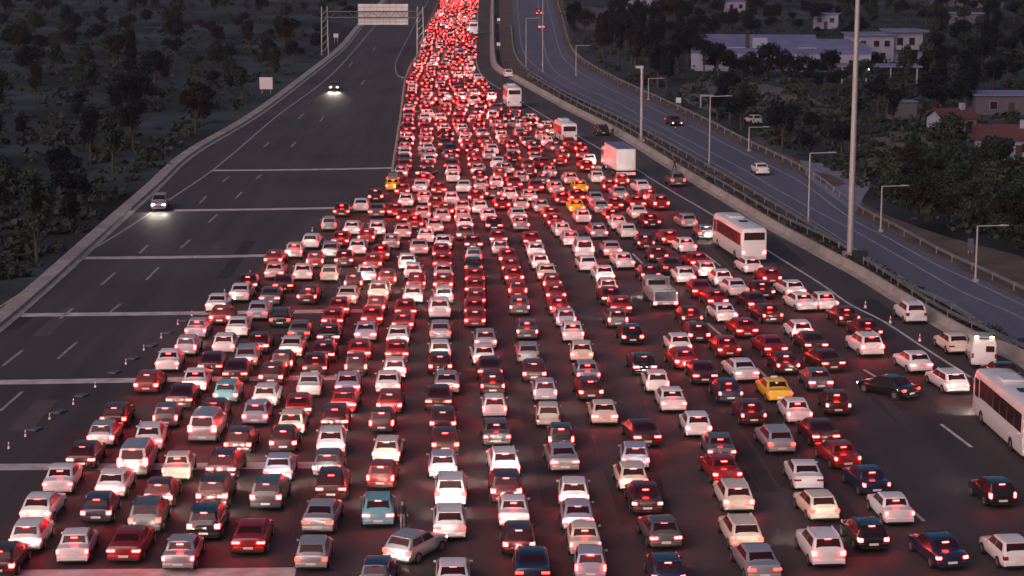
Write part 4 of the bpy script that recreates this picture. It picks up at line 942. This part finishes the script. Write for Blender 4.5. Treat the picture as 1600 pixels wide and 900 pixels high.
me = bpy.data.meshes.new('undergrowth'); me.from_pydata([tuple(v) for v in V], [], Fc)
tag(link('undergrowth', me, LEAF[2]), 'dark scrub and weeds covering the verges and open ground', 'scrub', kind='stuff')

# ------------------------------------------------------------ people
def person(px, py, rz, label, top, bottom, step=.12, scale=1.0):
    p = G(px, py); root_loc = (p.x, p.y, .012)
    J = {'pelvis': (0, 0, .95), 'belly': (0, .01, 1.12), 'chest': (0, 0, 1.34), 'neck': (0, 0, 1.50), 'head': (0, .02, 1.62), 'top': (0, .01, 1.74)}
    for s, n in ((1, 'r'), (-1, 'l')):
        f = step*s
        J['sh'+n] = (s*.18, 0, 1.43); J['el'+n] = (s*.24, -.03-f*.5, 1.16); J['wr'+n] = (s*.25, .06-f*.6, .92); J['ha'+n] = (s*.25, .09-f*.6, .83)
        J['hi'+n] = (s*.10, 0, .90); J['kn'+n] = (s*.11, f*.7+.03, .50); J['an'+n] = (s*.11, f, .09); J['to'+n] = (s*.12, f+.17, .045)
    E = [('pelvis', 'belly'), ('belly', 'chest'), ('chest', 'neck'), ('neck', 'head'), ('head', 'top')]+[e for n in 'rl' for e in (('chest', 'sh'+n), ('sh'+n, 'el'+n), ('el'+n, 'wr'+n), ('wr'+n, 'ha'+n), ('pelvis', 'hi'+n), ('hi'+n, 'kn'+n), ('kn'+n, 'an'+n), ('an'+n, 'to'+n))]
    rad = dict(pelvis=.145, belly=.13, chest=.15, neck=.06, head=.095, top=.07, sh=.065, el=.045, wr=.032, ha=.04, hi=.095, kn=.06, an=.042, to=.035)
    keys = list(J); me = bpy.data.meshes.new('person'); me.from_pydata([tuple(v) for v in J.values()], [(keys.index(a), keys.index(b)) for a, b in E], [])
    o = bpy.data.objects.new('person', me); col.objects.link(o); o.modifiers.new('skin', 'SKIN'); sm = o.modifiers.new('sub', 'SUBSURF'); sm.levels = sm.render_levels = 1
    for i, k in enumerate(keys):
        r_ = rad.get(k, rad.get(k[:2], .05)); me.skin_vertices[0].data[i].radius = (r_, r_*.85)
        me.skin_vertices[0].data[i].use_root = (k == 'pelvis')
    dg = bpy.context.evaluated_depsgraph_get(); m2 = bpy.data.meshes.new_from_object(o.evaluated_get(dg)); o.modifiers.clear(); o.data = m2
    m2.materials.clear()
    for m in (top, bottom, M['skin'], M['trim']): m2.materials.append(m)
    for f in m2.polygons:
        z = f.center.z; x = abs(f.center.x); f.use_smooth = True
        f.material_index = 2 if z > 1.47 and x < .13 else 2 if (x > .2 and z < .95) else 0 if z > .96 else 3 if z < .07 else 1
    o.location = root_loc; o.rotation_euler.z = rz; o.scale = (scale,)*3
    bm = bmesh.new(); bmesh.ops.create_uvsphere(bm, u_segments=12, v_segments=8, radius=.115, matrix=Matrix.Translation((0, -.015, 1.67)) @ Matrix.Diagonal((.95, 1.05, 1, 1)))
    for v in [v for v in bm.verts if v.co.y > .045 and v.co.z < 1.70]: v.co.y = .045
    h = link('hair', bm_mesh(bm, 'hair', 60), M['hair'], o)
    return tag(o, label, 'person')
person(629, 829, R(200), 'person in dark top and grey trousers standing on the road beside the teal car', M['cloth_d'], M['cloth_l'])
person(957, 216, R(150), 'person in dark clothes standing right of the black SUV by the box truck', M['cloth_d'], M['cloth_d'])
person(1054, 268, R(120), 'person in dark clothes walking along the barrier above the grey shoulder SUV', M['cloth_d'], M['cloth_d'], .22)

# ------------------------------------------------------------ thin haze added for the glow over the jam
hm = bpy.data.materials.new('glow_haze'); hm.use_nodes = True; n = hm.node_tree; n.nodes.remove(n.nodes['Principled BSDF'])
vol = n.nodes.new('ShaderNodeVolumePrincipled'); vol.inputs['Color'].default_value = (.86, .86, .95, 1); vol.inputs['Density'].default_value = .00010; vol.inputs['Anisotropy'].default_value = .35
n.links.new(vol.outputs[0], n.nodes['Material Output'].inputs['Volume'])
bm = bmesh.new(); box(bm, -4600, 4600, -1100, 8100, -1.1, 46); hz = link('haze', bm_mesh(bm, 'haze'), hm); tag(hz, kind='stuff')
